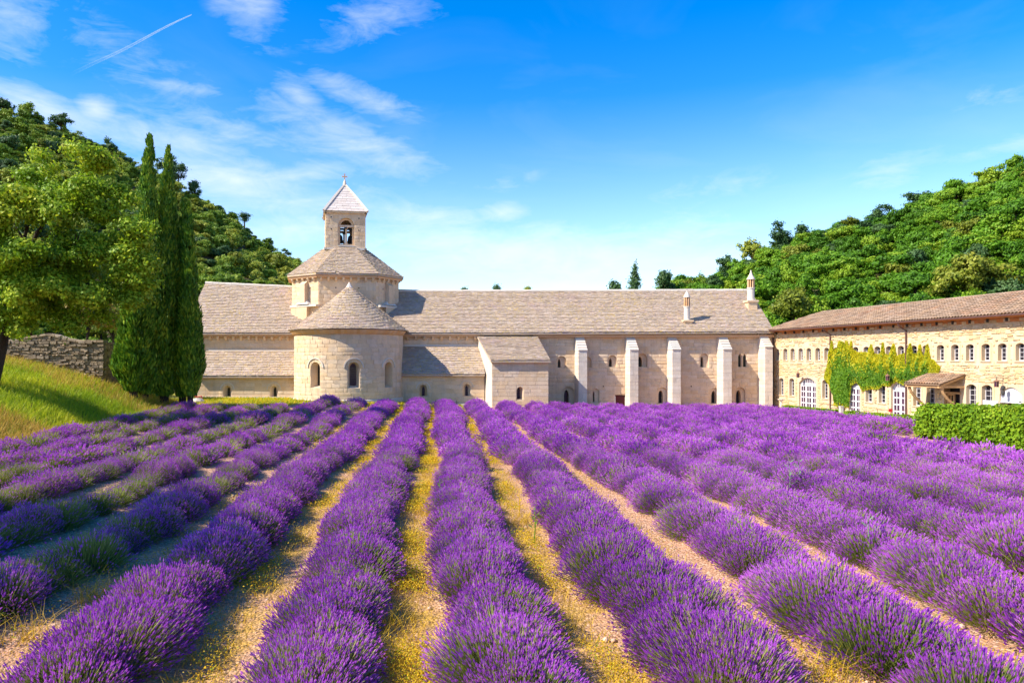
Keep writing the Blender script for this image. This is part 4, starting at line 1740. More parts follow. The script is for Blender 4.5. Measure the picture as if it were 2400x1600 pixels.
def blob_leaves(blobs, n, size, clump=.30, seed=0, nclump=None, fill=.5):
    """leaves gathered in clumps over ellipsoids (cx, cy, cz, rx, ry, rz)"""
    g = np.random.default_rng(seed)
    Bl = np.array(blobs, float)
    vol = (Bl[:, 3] * Bl[:, 4] * Bl[:, 5]) ** (2 / 3)
    Cs, Ns = [], []
    for b, share in zip(Bl, vol / vol.sum()):
        nb = int(n * share)
        nc = nclump or max(10, int(nb / 55))
        d = unit(g.normal(size=(nc, 3)))
        d[:, 2] = np.where(d[:, 2] < -.55, -d[:, 2], d[:, 2])
        rr = fill + (1.03 - fill) * g.random((nc, 1)) ** .6
        cc = d * rr
        w = g.random(nc) + .35
        pick = g.choice(nc, nb, p=w / w.sum())
        off = g.normal(size=(nb, 3)) * clump / ((b[3] + b[4] + b[5]) / 3) * g.uniform(.6, 1.3, (nc, 1))[pick]
        p = cc[pick] + off
        Cs.append(p * b[3:6] + b[0:3])
        Ns.append(unit(unit(off + 1e-6) * .8 + d[pick] * .8 + g.normal(size=(nb, 3)) * .55))
    C, N = np.concatenate(Cs), np.concatenate(Ns)
    D = unit(np.cross(N, unit(g.normal(size=N.shape))))
    s = size * g.uniform(.6, 1.35, len(C))
    return rhombs(C, D, N, s, s * g.uniform(.45, .75, len(C)))


LM = {}
LM['oak'] = leaf_mat('bright oak leaves', ((.045, .125, .005), (.22, .36, .012), (.60, .60, .04)), .40, .35, wts=(.45, .4, .15))
LM['brown'] = leaf_mat('olive brown leaves', ((.10, .085, .012), (.30, .22, .04), (.48, .36, .08)), .35, .4)
LM['olive'] = leaf_mat('olive green leaves', ((.05, .085, .008), (.20, .24, .018), (.40, .38, .05)), .3, .3)
LM['cyp'] = leaf_mat('cypress sprays', ((.008, .045, .004), (.085, .21, .011), (.44, .54, .028)), .22, .9, wts=(.55, .4, .05))
LM['pine'] = leaf_mat('pine needles', ((.025, .065, .022), (.06, .125, .035), (.12, .19, .05)), .2, .3)
LM['hill_l'] = leaf_mat('garrigue oak leaves', ((.036, .095, .008), (.20, .31, .022), (.56, .48, .08)), .28, .06, wts=(.28, .2, .52))
LM['hill_r'] = leaf_mat('downy oak leaves', ((.018, .075, .004), (.12, .27, .010), (.38, .46, .03)), .28, .05, wts=(.28, .2, .52))
LM['hedge'] = leaf_mat('clipped hedge leaves', ((.035, .11, .006), (.19, .32, .012), (.46, .52, .035)), .35, .5, rough=.5, spec=.15)
LM['vine_g'] = leaf_mat('green vine leaves', ((.04, .13, .008), (.13, .27, .012), (.30, .42, .02)), .35, .8)
LM['vine_y'] = leaf_mat('yellow vine leaves', ((.28, .33, .010), (.52, .48, .012), (.72, .50, .02)), .4, .8)
LM['grass'] = leaf_mat('meadow grass', ((.08, .20, .006), (.32, .42, .012), (.72, .62, .03)), .4, .25, wts=(.45, .45, .1))
LM['straw'] = leaf_mat('golden dry grass', ((.34, .20, .03), (.52, .34, .05), (.62, .42, .12)), .4, .5)
LM['weed'] = leaf_mat('yellow ground weeds', ((.36, .25, .010), (.66, .42, .012), (.82, .52, .02)), .35, .9)
LM['stem'] = leaf_mat('lavender stems', ((.085, .125, .025), (.23, .27, .05), (.46, .42, .11)), .3, .5, wts=(.5, .3, .2))
LM['flower'] = leaf_mat('lavender flowers', ((.20, .034, .34), (.49, .100, .60), (.74, .30, .78)), .42, .25, rough=.8, spec=.05, wts=(.52, .33, .15))
LM['thistle'] = leaf_mat('grey green thistle', ((.10, .16, .09), (.18, .25, .14), (.26, .32, .2)), .2, 1)


def instancer(name, pts, rot, scl, idx, variants, kind='stuff'):
    """one object drawing the variants at the points"""
    me = bpy.data.meshes.new(name)
    me.from_pydata([tuple(p) for p in pts], [], [])
    for nm, typ, dat in (('rot', 'FLOAT_VECTOR', rot), ('scl', 'FLOAT_VECTOR', scl), ('vid', 'INT', idx)):
        at = me.attributes.new(nm, typ, 'POINT')
        at.data.foreach_set('vector' if typ != 'INT' else 'value', np.ascontiguousarray(dat, dtype=np.float32 if typ != 'INT' else np.int32).ravel())
    ob = link(name, me, kind=kind)
    cl = bpy.data.collections.new(name + '_kinds')
    for k, v in enumerate(variants):
        o = bpy.data.objects.new('%s_kind_%02d' % (name, k), v)
        cl.objects.link(o)
    ng = bpy.data.node_groups.new(name, 'GeometryNodeTree')
    ng.interface.new_socket('Geometry', in_out='INPUT', socket_type='NodeSocketGeometry')
    ng.interface.new_socket('Geometry', in_out='OUTPUT', socket_type='NodeSocketGeometry')
    gi, go = ng.nodes.new('NodeGroupInput'), ng.nodes.new('NodeGroupOutput')
    ci = ng.nodes.new('GeometryNodeCollectionInfo')
    ci.inputs['Collection'].default_value = cl
    ci.inputs['Separate Children'].default_value = True
    ci.inputs['Reset Children'].default_value = True
    ip = ng.nodes.new('GeometryNodeInstanceOnPoints')
    ip.inputs['Pick Instance'].default_value = True
    def na(nm, typ):
        a = ng.nodes.new('GeometryNodeInputNamedAttribute')
        a.data_type = typ
        a.inputs[0].default_value = nm
        return a
    e2r = ng.nodes.new('FunctionNodeEulerToRotation')
    ng.links.new(gi.outputs[0], ip.inputs['Points'])
    ng.links.new(ci.outputs[0], ip.inputs['Instance'])
    ng.links.new(na('vid', 'INT').outputs[0], ip.inputs['Instance Index'])
    ng.links.new(na('rot', 'FLOAT_VECTOR').outputs[0], e2r.inputs[0])
    ng.links.new(e2r.outputs[0], ip.inputs['Rotation'])
    ng.links.new(na('scl', 'FLOAT_VECTOR').outputs[0], ip.inputs['Scale'])
    ng.links.new(ip.outputs[0], go.inputs[0])
    md = ob.modifiers.new('spread', 'NODES')
    md.node_group = ng
    return ob


# ------------------------------------------------------------------ wooded hills
def hill(name, sky_pts, px0, px1, foot, crest, mat_col, tree_h):
    """slope rising from the foot line to a crest seen at the given skyline"""
    sx, sy = zip(*sky_pts)
    cp = [crest[0][0], crest[-1][0]]
    def cr(px):
        return np.interp(px, [c[0] for c in crest], [c[1] for c in crest])
    def ft(px):
        return np.interp(px, [c[0] for c in foot], [c[1] for c in foot])
    def at(px, t):
        Yc, Yf = cr(px), ft(px)
        Y = Yf + (Yc - Yf) * t
        zc = EYE + (CY - np.interp(px, sx, sy)) / FPX * Yc - tree_h
        zf = np.minimum(-.5, zc - 2)
        tt = np.clip(t, 0, 1)
        z = zf + (zc - zf) * (tt ** .92) - np.maximum(0, t - 1) * 18
        X = (px - CX) / FPX * Y
        z = z + .9 * np.sin(X * .21 + Y * .13) * np.sin(Y * .17 - X * .07) * np.sin(np.pi * tt)
        return X, Y, z
    pxs = np.linspace(px0, px1, 70)
    ts = np.linspace(0, 1.5, 40)
    PX_, TS = np.meshgrid(pxs, ts)
    X, Y, Z = at(PX_, TS)
    ii = np.arange(PX_.size).reshape(PX_.shape)
    F = np.stack([ii[:-1, :-1], ii[:-1, 1:], ii[1:, 1:], ii[1:, :-1]], -1).reshape(-1, 4)
    m = stone_mat(name + ' ground', mat_col, tuple(c * .7 for c in mat_col), dark=(.03, .03, .015), dark_amt=.6, var=0, bump=.5, nscale=.3)
    o = link(name, mesh_np(name, np.stack([X, Y, Z], -1).reshape(-1, 3), F, mats=[m], smooth=True), kind='structure')
    return at


SKL = [(-600, 120), (-300, 175), (0, 236), (60, 262), (120, 285), (180, 312), (270, 352), (340, 385), (400, 418), (470, 455), (540, 502), (600, 545), (650, 575), (700, 605), (760, 655), (900, 720)]
SKR = [(1380, 700), (1480, 674), (1540, 664), (1620, 642), (1700, 614), (1760, 592), (1820, 575), (1900, 535), (2000, 508), (2100, 478), (2200, 440), (2300, 405), (2400, 368), (2700, 250), (2900, 200)]
hl = hill('wooded_hill', SKL, -600, 860, [(-600, 70), (0, 74), (500, 82), (900, 90)], [(-600, 150), (0, 165), (400, 175), (900, 165)], (.12, .10, .05), 2.7)
hr = hill('wooded_hill', SKR, 1380, 2900, [(1380, 95), (1800, 80), (2400, 64), (2900, 60)], [(1380, 150), (1800, 140), (2400, 135), (2900, 130)], (.10, .10, .035), 3.6)


def crown_variant(name, mat, seed, n=2600, size=.24):
    g = np.random.default_rng(seed)
    bl = []
    for k in range(int(g.integers(13, 19))):
        v = unit(g.normal(size=3)) * g.uniform(.35, 1.0)
        r = g.uniform(.45, .95)
        bl.append((v[0] * 1.8, v[1] * 1.8, 2.3 + v[2] * 1.5, r * g.uniform(.85, 1.2), r * g.uniform(.85, 1.2), r * g.uniform(.55, .85)))
    V, F = blob_leaves(bl, n, size, .20, seed, fill=.6)
    t = MB()
    t.tube([(0, 0, -1), (.1, .05, 1.2), (0, .1, 2.6)], [.22, .17, .08], 5)
    k = len(V)
    V = np.concatenate([V, np.array(t.v)])
    F = np.concatenate([F, np.array([f for f in t.f if len(f) == 4]) + k])
    mi = np.zeros(len(F), int)
    mi[-len([f for f in t.f if len(f) == 4]):] = 1
    return mesh_np(name, V, F, mi, [mat, M['bark']])


def poisson_px(at, px0, px1, tmin, tmax, spacing, n, seed, sky_margin=None):
    g = np.random.default_rng(seed)
    kept = []
    cell = {}
    for _ in range(n):
        px, t = g.uniform(px0, px1), g.uniform(tmin, tmax)
        X, Y, z = (float(v) for v in at(np.array(px), np.array(t)))
        key = (int(X // spacing), int(Y // spacing))
        if any((X - a) ** 2 + (Y - b) ** 2 < spacing ** 2 for i in (-1, 0, 1) for j in (-1, 0, 1) for a, b in cell.get((key[0] + i, key[1] + j), [])):
            continue
        cell.setdefault(key, []).append((X, Y))
        kept.append((X, Y, z))
    return np.array(kept)


for nm, at, pxr, tr, spc, mkey, sd, sc, lab in (
        ('hillside_wood', hl, (-450, 800), (0.05, 1.10), 2.05, 'hill_l', 3, (.48, .98), 'dense scrubby oak wood covering the left hill'),
        ('hillside_wood', hr, (1400, 2850), (0.0, 1.10), 2.2, 'hill_r', 4, (.6, 1.15), 'dense bright green oak wood covering the right hill')):
    pts = poisson_px(at, *pxr, *tr, spc, 22000, sd)
    vs_ = [crown_variant(nm + '_crown', LM[mkey] if k < 5 else (LM['pine'] if k == 5 else LM['olive']), sd * 50 + k, 5200, .15) for k in range(7)]
    g = np.random.default_rng(sd)
    n = len(pts)
    s = g.uniform(*sc, n)
    scl = np.stack([s * g.uniform(.75, 1.4, n), s * g.uniform(.75, 1.4, n), s * g.uniform(.65, 1.2, n)], 1)
    rot = np.stack([g.uniform(-.1, .1, n), g.uniform(-.1, .1, n), g.uniform(0, 6.28, n)], 1)
    ob = instancer(nm, pts - np.array([0, 0, .5]), rot, scl, g.choice(7, n, p=[.175, .175, .175, .175, .14, .08, .08]), vs_)
    tag(ob, lab, 'wood')

# ------------------------------------------------------------------ single trees
def tree(name, base, blobs, n, size, mat, label, trunk, clump=.3, group=None, seed=1, cat='tree', fill=.5):
    t = thing(name, base, label, cat, group)
    mb = MB()
    for path, rad in trunk:
        mb.tube(path, rad, 7)
    mb.build('trunk', M['bark'], t)
    V, F = blob_leaves(blobs, n, size, clump, seed, fill=fill)
    link('crown', mesh_np('crown', V, F, mats=[mat]), t)
    return t


def limbs(base, tips, r, lean=.1):
    base = Vector(base)
    out = []
    fork = base + Vector((lean, 0, (tips[0][2] - base.z) * .42))
    out.append(([base, base.lerp(fork, .5) + Vector((.08, .05, 0)), fork], [r, r * .8, r * .65]))
    for tp in tips:
        tp = Vector(tp)
        mid = fork.lerp(tp, .5) + Vector((U(-.3, .3), U(-.3, .3), .25))
        out.append(([fork, mid, tp], [r * .5, r * .3, r * .08]))
        for _ in range(3):
            e = mid.lerp(tp, U(.1, .6))
            out.append(([e, e + Vector((U(-1, 1), U(-1, 1), U(.4, 1.4)))], [r * .2, r * .05]))
    return out


# the bright oak on the left
tb = Vector((-21.9, 35.5, float(gz(-21.9, 35.5)) - .2))
blobs = []
for (px, py, rp, Y) in ((165, 440, 92, 36), (95, 480, 70, 35), (225, 480, 65, 36.5), (25, 500, 75, 34.5), (150, 560, 90, 35), (55, 610, 90, 34), (250, 600, 75, 35.5), (300, 560, 50, 36), (170, 665, 80, 34.5),
                        (280, 680, 58, 36), (20, 690, 70, 34), (-60, 520, 90, 34), (-80, 640, 90, 35), (90, 400, 50, 36.5), (240, 410, 45, 37), (310, 640, 40, 35.5), (110, 720, 50, 35.5), (200, 370, 45, 36.5), (120, 660, 75, 36), (60, 730, 55, 35), (240, 740, 40, 36.5), (-150, 470, 90, 33), (-190, 590, 100, 34), (-170, 700, 80, 35), (320, 600, 38, 36), (190, 610, 70, 36.5), (30, 770, 45, 34.5), (150, 745, 45, 35), (310, 700, 36, 36), (60, 670, 60, 33.5), (-20, 760, 50, 34), (328, 540, 36, 36), (338, 610, 32, 36), (300, 478, 36, 36.5), (345, 660, 26, 36)):
    c = P(px, py, Y)
    r = rp / FPX * Y
    for q in range(4):
        dv = unit(rng.normal(size=3)) * r * .62
        rq = r * rng.uniform(.34, .52)
        blobs.append((c.x + dv[0], c.y + dv[1], c.z + dv[2], rq, rq, rq * .8))
tips = [P(170, 420, 36), P(80, 480, 35), P(240, 560, 36), P(20, 560, 34.5), P(280, 660, 36), P(150, 640, 35), P(-60, 540, 34.5)]
tree('oak_tree', tb, blobs, 105000, .085, LM['oak'], 'large bright yellow green oak on the grassy bank', limbs(tb, tips, .36, .9), clump=.20, seed=5, fill=.55)

# smaller trees behind the dry stone wall
for i, (px, py, rp, Y, mk, lab) in enumerate((
        (200, 735, 58, 52, 'brown', 'small olive brown tree just behind the dry stone wall'),
        (70, 700, 80, 56, 'hill_r', 'dark green tree in the shade behind the dry stone wall'),
        (-30, 720, 75, 54, 'hill_r', 'dark leafy tree cut by the left picture edge behind the wall'),
        (262, 745, 40, 57, 'hill_l', 'low shrubby tree between dry stone wall and cypresses'))):
    c = P(px, py, Y)
    r = rp / FPX * Y
    b = Vector((c.x, c.y, c.z - r * 1.9))
    g = random.Random(i)
    bl = [(c.x + g.uniform(-.6, .6) * r, c.y + g.uniform(-.5, .5) * r, c.z + g.uniform(-.4, .45) * r, r * .62, r * .62, r * .5) for _ in range(7)]
    tree('small_tree', b, bl, 9000, .13, LM[mk], lab, limbs(b, [(x, y, z) for x, y, z, *_ in bl[:4]], .14), clump=.3, seed=60 + i)

# trees outside the frame whose shade falls on the near rows
for i, (x, y, h, r, lab) in enumerate(((-14.6, 9.6, 8.0, 2.9, 'shade oak beside the field left of the camera'),)):
    b = Vector((x, y, float(gz(x, y)) - .2))
    g = random.Random(40 + i)
    bl = [(x + g.uniform(-.7, .7) * r, y + g.uniform(-.7, .7) * r, b.z + h + g.uniform(-.5, .5) * r, r * .6, r * .6, r * .5) for _ in range(8)]
    tree('oak_tree', b, bl, 9000, .16, LM['oak'], lab, limbs(b, [(p[0], p[1], p[2]) for p in bl[:4]], .25), clump=.35, seed=80 + i)


def cypress(px, Y, ytop, ybase, half_px, lean, seed, label, n=15000, wide=.35):
    b = P(px, ybase, Y)
    top = P(px + lean, ytop, Y)
    Hh = top.z - b.z
    Rr = half_px / FPX * Y
    g = np.random.default_rng(seed)
    prof = lambda t: np.minimum(1, .34 + 4.5 * t) * np.clip(1 - t, 0, 1) ** .62 * (1 - .18 * t) + .012
    npl = int(Hh * 22)
    pt = g.random(npl * 2) ** 1.2
    pt = pt[g.random(len(pt)) < prof(pt) + .12][:npl]
    pa = g.uniform(0, 2 * np.pi, len(pt))
    pr_ = g.uniform(.72, 1.12, len(pt))
    ph_ = g.uniform(.7, 1.7, len(pt)) * np.clip(1.25 - pt, .3, 1)
    k = g.integers(0, len(pt), n)
    u = g.random(n)
    t = np.clip(pt[k] + (u - .35) * ph_[k] / Hh, .004, .998)
    an = pa[k] + g.normal(0, .26, n) * (1 - .5 * u) / np.maximum(.35, prof(pt[k]) * Rr)
    rad = Rr * prof(t) * pr_[k] * (1 - .30 * g.random(n) ** 1.6) * (1.02 - .10 * np.abs(u - .4))
    jit = g.normal(0, .035, (n, 3))
    sway = np.interp(t, [0, .5, 1], [0, .25, 1])
    C = np.stack([b.x + (top.x - b.x) * sway + np.cos(an) * rad, b.y + np.sin(an) * rad, b.z + .35 + t * (Hh - .35)], 1) + jit
    out = np.stack([np.cos(an), np.sin(an), np.zeros_like(an)], 1)
    D = unit(out * wide + np.array([0, 0, 1]) + g.normal(0, .22, C.shape))
    N = unit(out + g.normal(0, .5, C.shape))
    L = g.uniform(.10, .22, len(t))
    V, F = rhombs(C, D, N, L, L * g.uniform(.22, .38, len(t)))
    th = thing('cypress_tree', b, label, 'tree', 'cypresses beside the church')
    mb = MB()
    mb.tube([b - Vector((0, 0, .5)), b + Vector((0, 0, Hh * .3)), b + Vector(((top.x - b.x) * .4, 0, Hh * .75))], [Rr * .2, Rr * .13, .03], 7)
    mb.build('trunk', M['bark'], th)
    link('crown', mesh_np('crown', V, F, mats=[LM['cyp']]), th)


cypress(338, 45.0, 309, 932, 54, 12, 101, 'tallest dark cypress with hooked tip', 30000)
cypress(385, 46.0, 345, 936, 54, 10, 102, 'second tallest narrow cypress with leaning tip', 30000)
cypress(428, 46.5, 468, 938, 46, 2, 103, 'shorter cypress between the second tallest and the rightmost', 22000)
cypress(446, 45.5, 478, 936, 36, -4, 104, 'rightmost cypress next to the church wall', 22000)
cypress(313, 43.8, 560, 925, 52, 8, 105, 'bushy bright green cypress leftmost of the five', 24000, .5)

# skyline and roofline trees: (px, top y, half width px, height px, depth, kind)
SKY_TREES = [
    (143, 267, 22, 32, 166, 'umbrella', 'flat topped pine on the left ridge above the big oak'),
    (262, 328, 14, 32, 166, 'umbrella', 'small wind bent pine on the left skyline'),
    (388, 368, 24, 46, 172, 'umbrella', 'pine crown showing just right of the tall cypress tips'),
    (418, 385, 20, 46, 170, 'umbrella', 'rounded dark pine next to the cypress tips on the ridge'),
    (457, 421, 15, 40, 172, 'umbrella', 'lone small pine standing free on the left ridge'),
    (58, 244, 20, 34, 166, 'round', 'dark round shrub tree high on the left skyline'),
    (10, 229, 22, 34, 166, 'round', 'dark crown at the top left end of the ridge'),
    (573, 498, 12, 26, 168, 'umbrella', 'tiny pine low on the left ridge'),
    (1440, 664, 14, 34, 150, 'round', 'small grey green tree behind the roof left of the fir'),
    (1488, 618, 24, 80, 140, 'fir', 'dark pointed fir rising behind the dormitory ridge'),
    (1558, 638, 26, 60, 138, 'round', 'round green pine right of the pointed fir'),
    (1640, 648, 22, 50, 135, 'round', 'low bright tree behind the roof near the first chimney'),
    (1697, 604, 17, 44, 142, 'umbrella', 'wispy pine on the right skyline near the tall chimney'),
    (1832, 520, 28, 64, 140, 'umbrella', 'larger of two twin pines on the right skyline'),
    (1878, 530, 24, 54, 141, 'umbrella', 'smaller of two twin pines on the right skyline'),
    (1765, 568, 30, 50, 141, 'round', 'olive toned shrub tree below the twin pines on the skyline'),
    (2148, 450, 24, 36, 140, 'umbrella', 'sparse pine breaking the right ridge line'),
    (2060, 480, 22, 40, 140, 'umbrella', 'ragged pine halfway up the right ridge line'),
    (1167, 671, 10, 24, 160, 'round', 'tiny round tree peeping over the ridge right of the drum'),
    (1237, 677, 7, 16, 160, 'round', 'very small shrub showing over the middle of the long ridge'),
    (1088, 678, 8, 14, 160, 'round', 'faint shrub tops just over the ridge near the bell tower'),
    (1860, 690, 42, 70, 92, 'olive', 'grey olive shrub at the foot of the right hill'),
    (2255, 612, 95, 120, 84, 'olive', 'broad rounded olive green tree above the wing roof'),
]
for i, (px, py, hw, hp, Y, kd, lab) in enumerate(SKY_TREES):
    top = P(px, py, Y)
    h = hp / FPX * Y
    w = hw / FPX * Y
    b = Vector((top.x, Y, top.z - h - 1.2))
    g = random.Random(200 + i)
    if kd == 'umbrella':
        bl = [(top.x + g.uniform(-.75, .75) * w, Y + g.uniform(-.6, .6) * w, top.z - h * g.uniform(.12, .85), w * g.uniform(.3, .55), w * .45, h * g.uniform(.10, .2)) for _ in range(11)]
        mk = 'pine'
    elif kd == 'fir':
        bl = []
        for q in range(9):
            f = q / 8
            for s in range(3):
                an = g.uniform(0, 6.28)
                bl.append((top.x + math.cos(an) * w * .5 * f, Y + math.sin(an) * w * .5 * f, top.z - h * (.08 + .85 * f), w * (.14 + .42 * f), w * (.14 + .42 * f), h * .07))
        mk = 'pine'
    else:
        bl = [(top.x + g.uniform(-.55, .55) * w, Y + g.uniform(-.5, .5) * w, top.z - h * g.uniform(.22, .6), w * .55, w * .55, h * .3) for _ in range(7)]
        mk = 'olive' if kd == 'olive' else ('hill_l' if i % 2 else 'pine')
    n = int(min(9000, 900 + 60 * hw))
    if kd == 'olive':
        n = 9000
    tree('skyline_tree', b, bl, n, .19 if hw > 12 else .14, LM[mk], lab, [([b, b.lerp(top, .45), b.lerp(top, .8)], [.2, .14, .05])] + [([b.lerp(top, .4), Vector(q[:3])], [.1, .03]) for q in bl[:5]], clump=.28, seed=300 + i)

# ------------------------------------------------------------------ hedges and vine
def hedge(name, path, hts, thick, n, size, label, seed, mat):
    """path of ground points along the front; clipped flat top"""
    g = np.random.default_rng(seed)
    pts = np.array(path, float)
    seg = np.linalg.norm(np.diff(pts, axis=0), axis=1)
    cum = np.concatenate([[0], np.cumsum(seg)])
    L = cum[-1]
    t = g.random(n) * L
    px_, py_ = np.interp(t, cum, pts[:, 0]), np.interp(t, cum, pts[:, 1])
    hh = np.interp(t, cum, hts)
    z0 = gz(px_, py_)
    d = unit(pts[-1] - pts[0])
    nrm = np.array([-d[1], d[0]])
    if nrm[0] > 0:
        nrm = -nrm                           # front faces -X
    face = g.random(n)
    w = np.where(face < .50, g.normal(0, .05, n), np.where(face < .9, g.random(n), 1 + g.normal(0, .03, n)))
    v = np.where(face < .50, g.random(n) ** .85, np.where(face < .9, 1 + g.normal(0, .035, n), g.random(n)))
    bump = .09 * np.sin(t * 2.1) * np.sin(t * .9 + 1) + .05 * np.sin(t * 5.3 + v * 4)
    v = v * (1 + .5 * bump)
    round_ = np.where((face < .5) & (v > .85), (v - .85) * 1.0, 0) + np.where((face < .5) & (v < .2), (.2 - v) * 1.2, 0)
    off = -(w * thick) + bump - round_
    # close the far end
    endm = g.random(n) < .07
    t0 = np.where(endm, g.normal(0, .05, n), t)
    off = np.where(endm, -g.random(n) * thick, off)
    v = np.where(endm, g.random(n), v)
    px_, py_ = np.where(endm, pts[0, 0] + d[0] * t0, px_), np.where(endm, pts[0, 1] + d[1] * t0, py_)
    hh = np.where(endm, hts[0], hh)
    z0 = np.where(endm, gz(pts[0, 0], pts[0, 1]), z0)
    C = np.stack([px_ + nrm[0] * off, py_ + nrm[1] * off, z0 + v * hh], 1) + g.normal(0, .02, (n, 3))
    N = unit(np.stack([np.full(n, nrm[0]) * (face < .5), np.full(n, nrm[1]) * (face < .5), 1.0 * (face >= .5) + .35], 1) + g.normal(0, .5, (n, 3)))
    D = np.cross(N, unit(g.normal(size=N.shape)))
    s = size * g.uniform(.6, 1.3, n)
    V, F = rhombs(C, D, N, s, s * .6)
    h = thing(name, (pts[0, 0], pts[0, 1], float(gz(*pts[0]))), label, 'hedge')
    link('foliage', mesh_np('foliage', V, F, mats=[mat]), h)
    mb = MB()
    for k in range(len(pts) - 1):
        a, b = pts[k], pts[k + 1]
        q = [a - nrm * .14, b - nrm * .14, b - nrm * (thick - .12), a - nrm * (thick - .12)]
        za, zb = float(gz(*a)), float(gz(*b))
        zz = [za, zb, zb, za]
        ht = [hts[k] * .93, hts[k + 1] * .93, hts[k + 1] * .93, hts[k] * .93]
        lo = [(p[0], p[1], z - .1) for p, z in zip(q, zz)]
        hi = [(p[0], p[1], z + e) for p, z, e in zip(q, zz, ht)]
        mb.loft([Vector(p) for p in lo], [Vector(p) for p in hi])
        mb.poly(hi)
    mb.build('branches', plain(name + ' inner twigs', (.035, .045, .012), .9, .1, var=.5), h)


hedge('tall_hedge', [(21.3, 32.2), (21.0, 29.5), (20.6, 25.5), (20.3, 20.5), (20.0, 13.0)], [1.34, 1.46, 1.62, 1.7, 1.7], 1.8, 44000, .075, 'tall clipped green hedge bordering the lavender below the porch', 1, LM['hedge'])
hedge('low_hedge', [(26.35, 55.5), (26.6, 48.5)], [.42, .42], .55, 5200, .06, 'low clipped hedge strip from the dormitory corner to the stone post', 2, LM['hedge'])
hedge('low_hedge', [(26.7, 47.6), (27.0, 42.5), (27.3, 37.0)], [.40, .42, .44], .55, 7500, .06, 'low clipped hedge strip between the stone post and the tall hedge', 3, LM['hedge'])

# climbing vine on the wing
g = np.random.default_rng(77)
n = 60000
vpx = g.uniform(1934, 2206, n)
vpy = g.uniform(800, 955, n)
cs = np.cumsum(g.normal(0, 1, 300))
wob = np.interp(vpx, np.linspace(1934, 2206, 300), cs - np.linspace(cs[0], cs[-1], 300)) * .8
upper = np.interp(vpx, [1934, 1946, 1960, 1985, 2010, 2060, 2100, 2150, 2190, 2206], [880, 838, 818, 812, 828, 832, 834, 828, 842, 862]) + wob * .6
for c, w, hgt in ((1950, 5, 40), (1972, 8, 26), (1986, 5, 18), (1996, 4, 22), (2043, 7, 22), (2071, 4, 26), (2096, 7, 30), (2135, 6, 26), (2158, 5, 26), (2176, 6, 34)):
    upper = upper - hgt * np.maximum(0, 1 - np.abs(vpx - c) / w) ** .7
lower = np.interp(vpx, [1934, 1946, 1954, 1957, 1990, 1996, 2010, 2024, 2040, 2056, 2072, 2088, 2104, 2118, 2128, 2145, 2170, 2190, 2206], [888, 905, 925, 953, 953, 905, 898, 922, 912, 915, 908, 905, 890, 906, 902, 895, 890, 875, 868]) + wob
ok = (vpy > upper) & (vpy < lower)
vpx, vpy, up_, lo_ = vpx[ok], vpy[ok], upper[ok], lower[ok]
edge = np.minimum(vpy - up_, (lo_ - vpy)) / 30
yel = (np.clip(1.05 - (vpy - up_) / 62, 0, 1) + np.clip(.7 - (lo_ - vpy) / 22, 0, 1) + .85 * (vpx < 1952) + .5 * (vpx > 2192)) + g.normal(0, .18, len(vpx))
Yv = 60724 / (vpx - 800.6)
av = (60 - Yv) / abs(WU.y)
bv = EYE + (CY - vpy) / FPX * Yv
puff = .05 + .28 * np.clip(edge, 0, 1) ** .8 * (.55 + .45 * np.sin(av * 2.3) * np.sin(bv * 3.1 + av)) * g.random(len(av)) ** .4
C = np.stack([WO.x + WU.x * av + WN.x * puff, WO.y + WU.y * av + WN.y * puff, bv], 1)
N = unit(np.array([WN.x, WN.y, .35]) + g.normal(0, .45, C.shape))
D = unit(np.array([0, 0, -1.0]) + g.normal(0, .5, C.shape))
s = g.uniform(.055, .105, len(C))
V, F = rhombs(C, D, N, s, s * .75)
vine = thing('climbing_vine', Wm(wa(1973), -.7, .1), 'broad green and yellow vine climbing the wall of the wing', 'vine')
link('foliage', mesh_np('foliage', V, F, (yel > .5).astype(int), [LM['vine_g'], LM['vine_y']]), vine)
mb = MB()
for dx in (-6, 0, 7):
    a = wa(1973 + dx)
    mb.tube([Wm(a, -.9, .08), Wm(a + .05, .5, .07), Wm(a - .1 + dx * .03, 2.0, .06), Wm(a + dx * .12, 2.8, .06)], [.05, .04, .03, .015], 5)
mb.build('stem', M['bark'], vine)

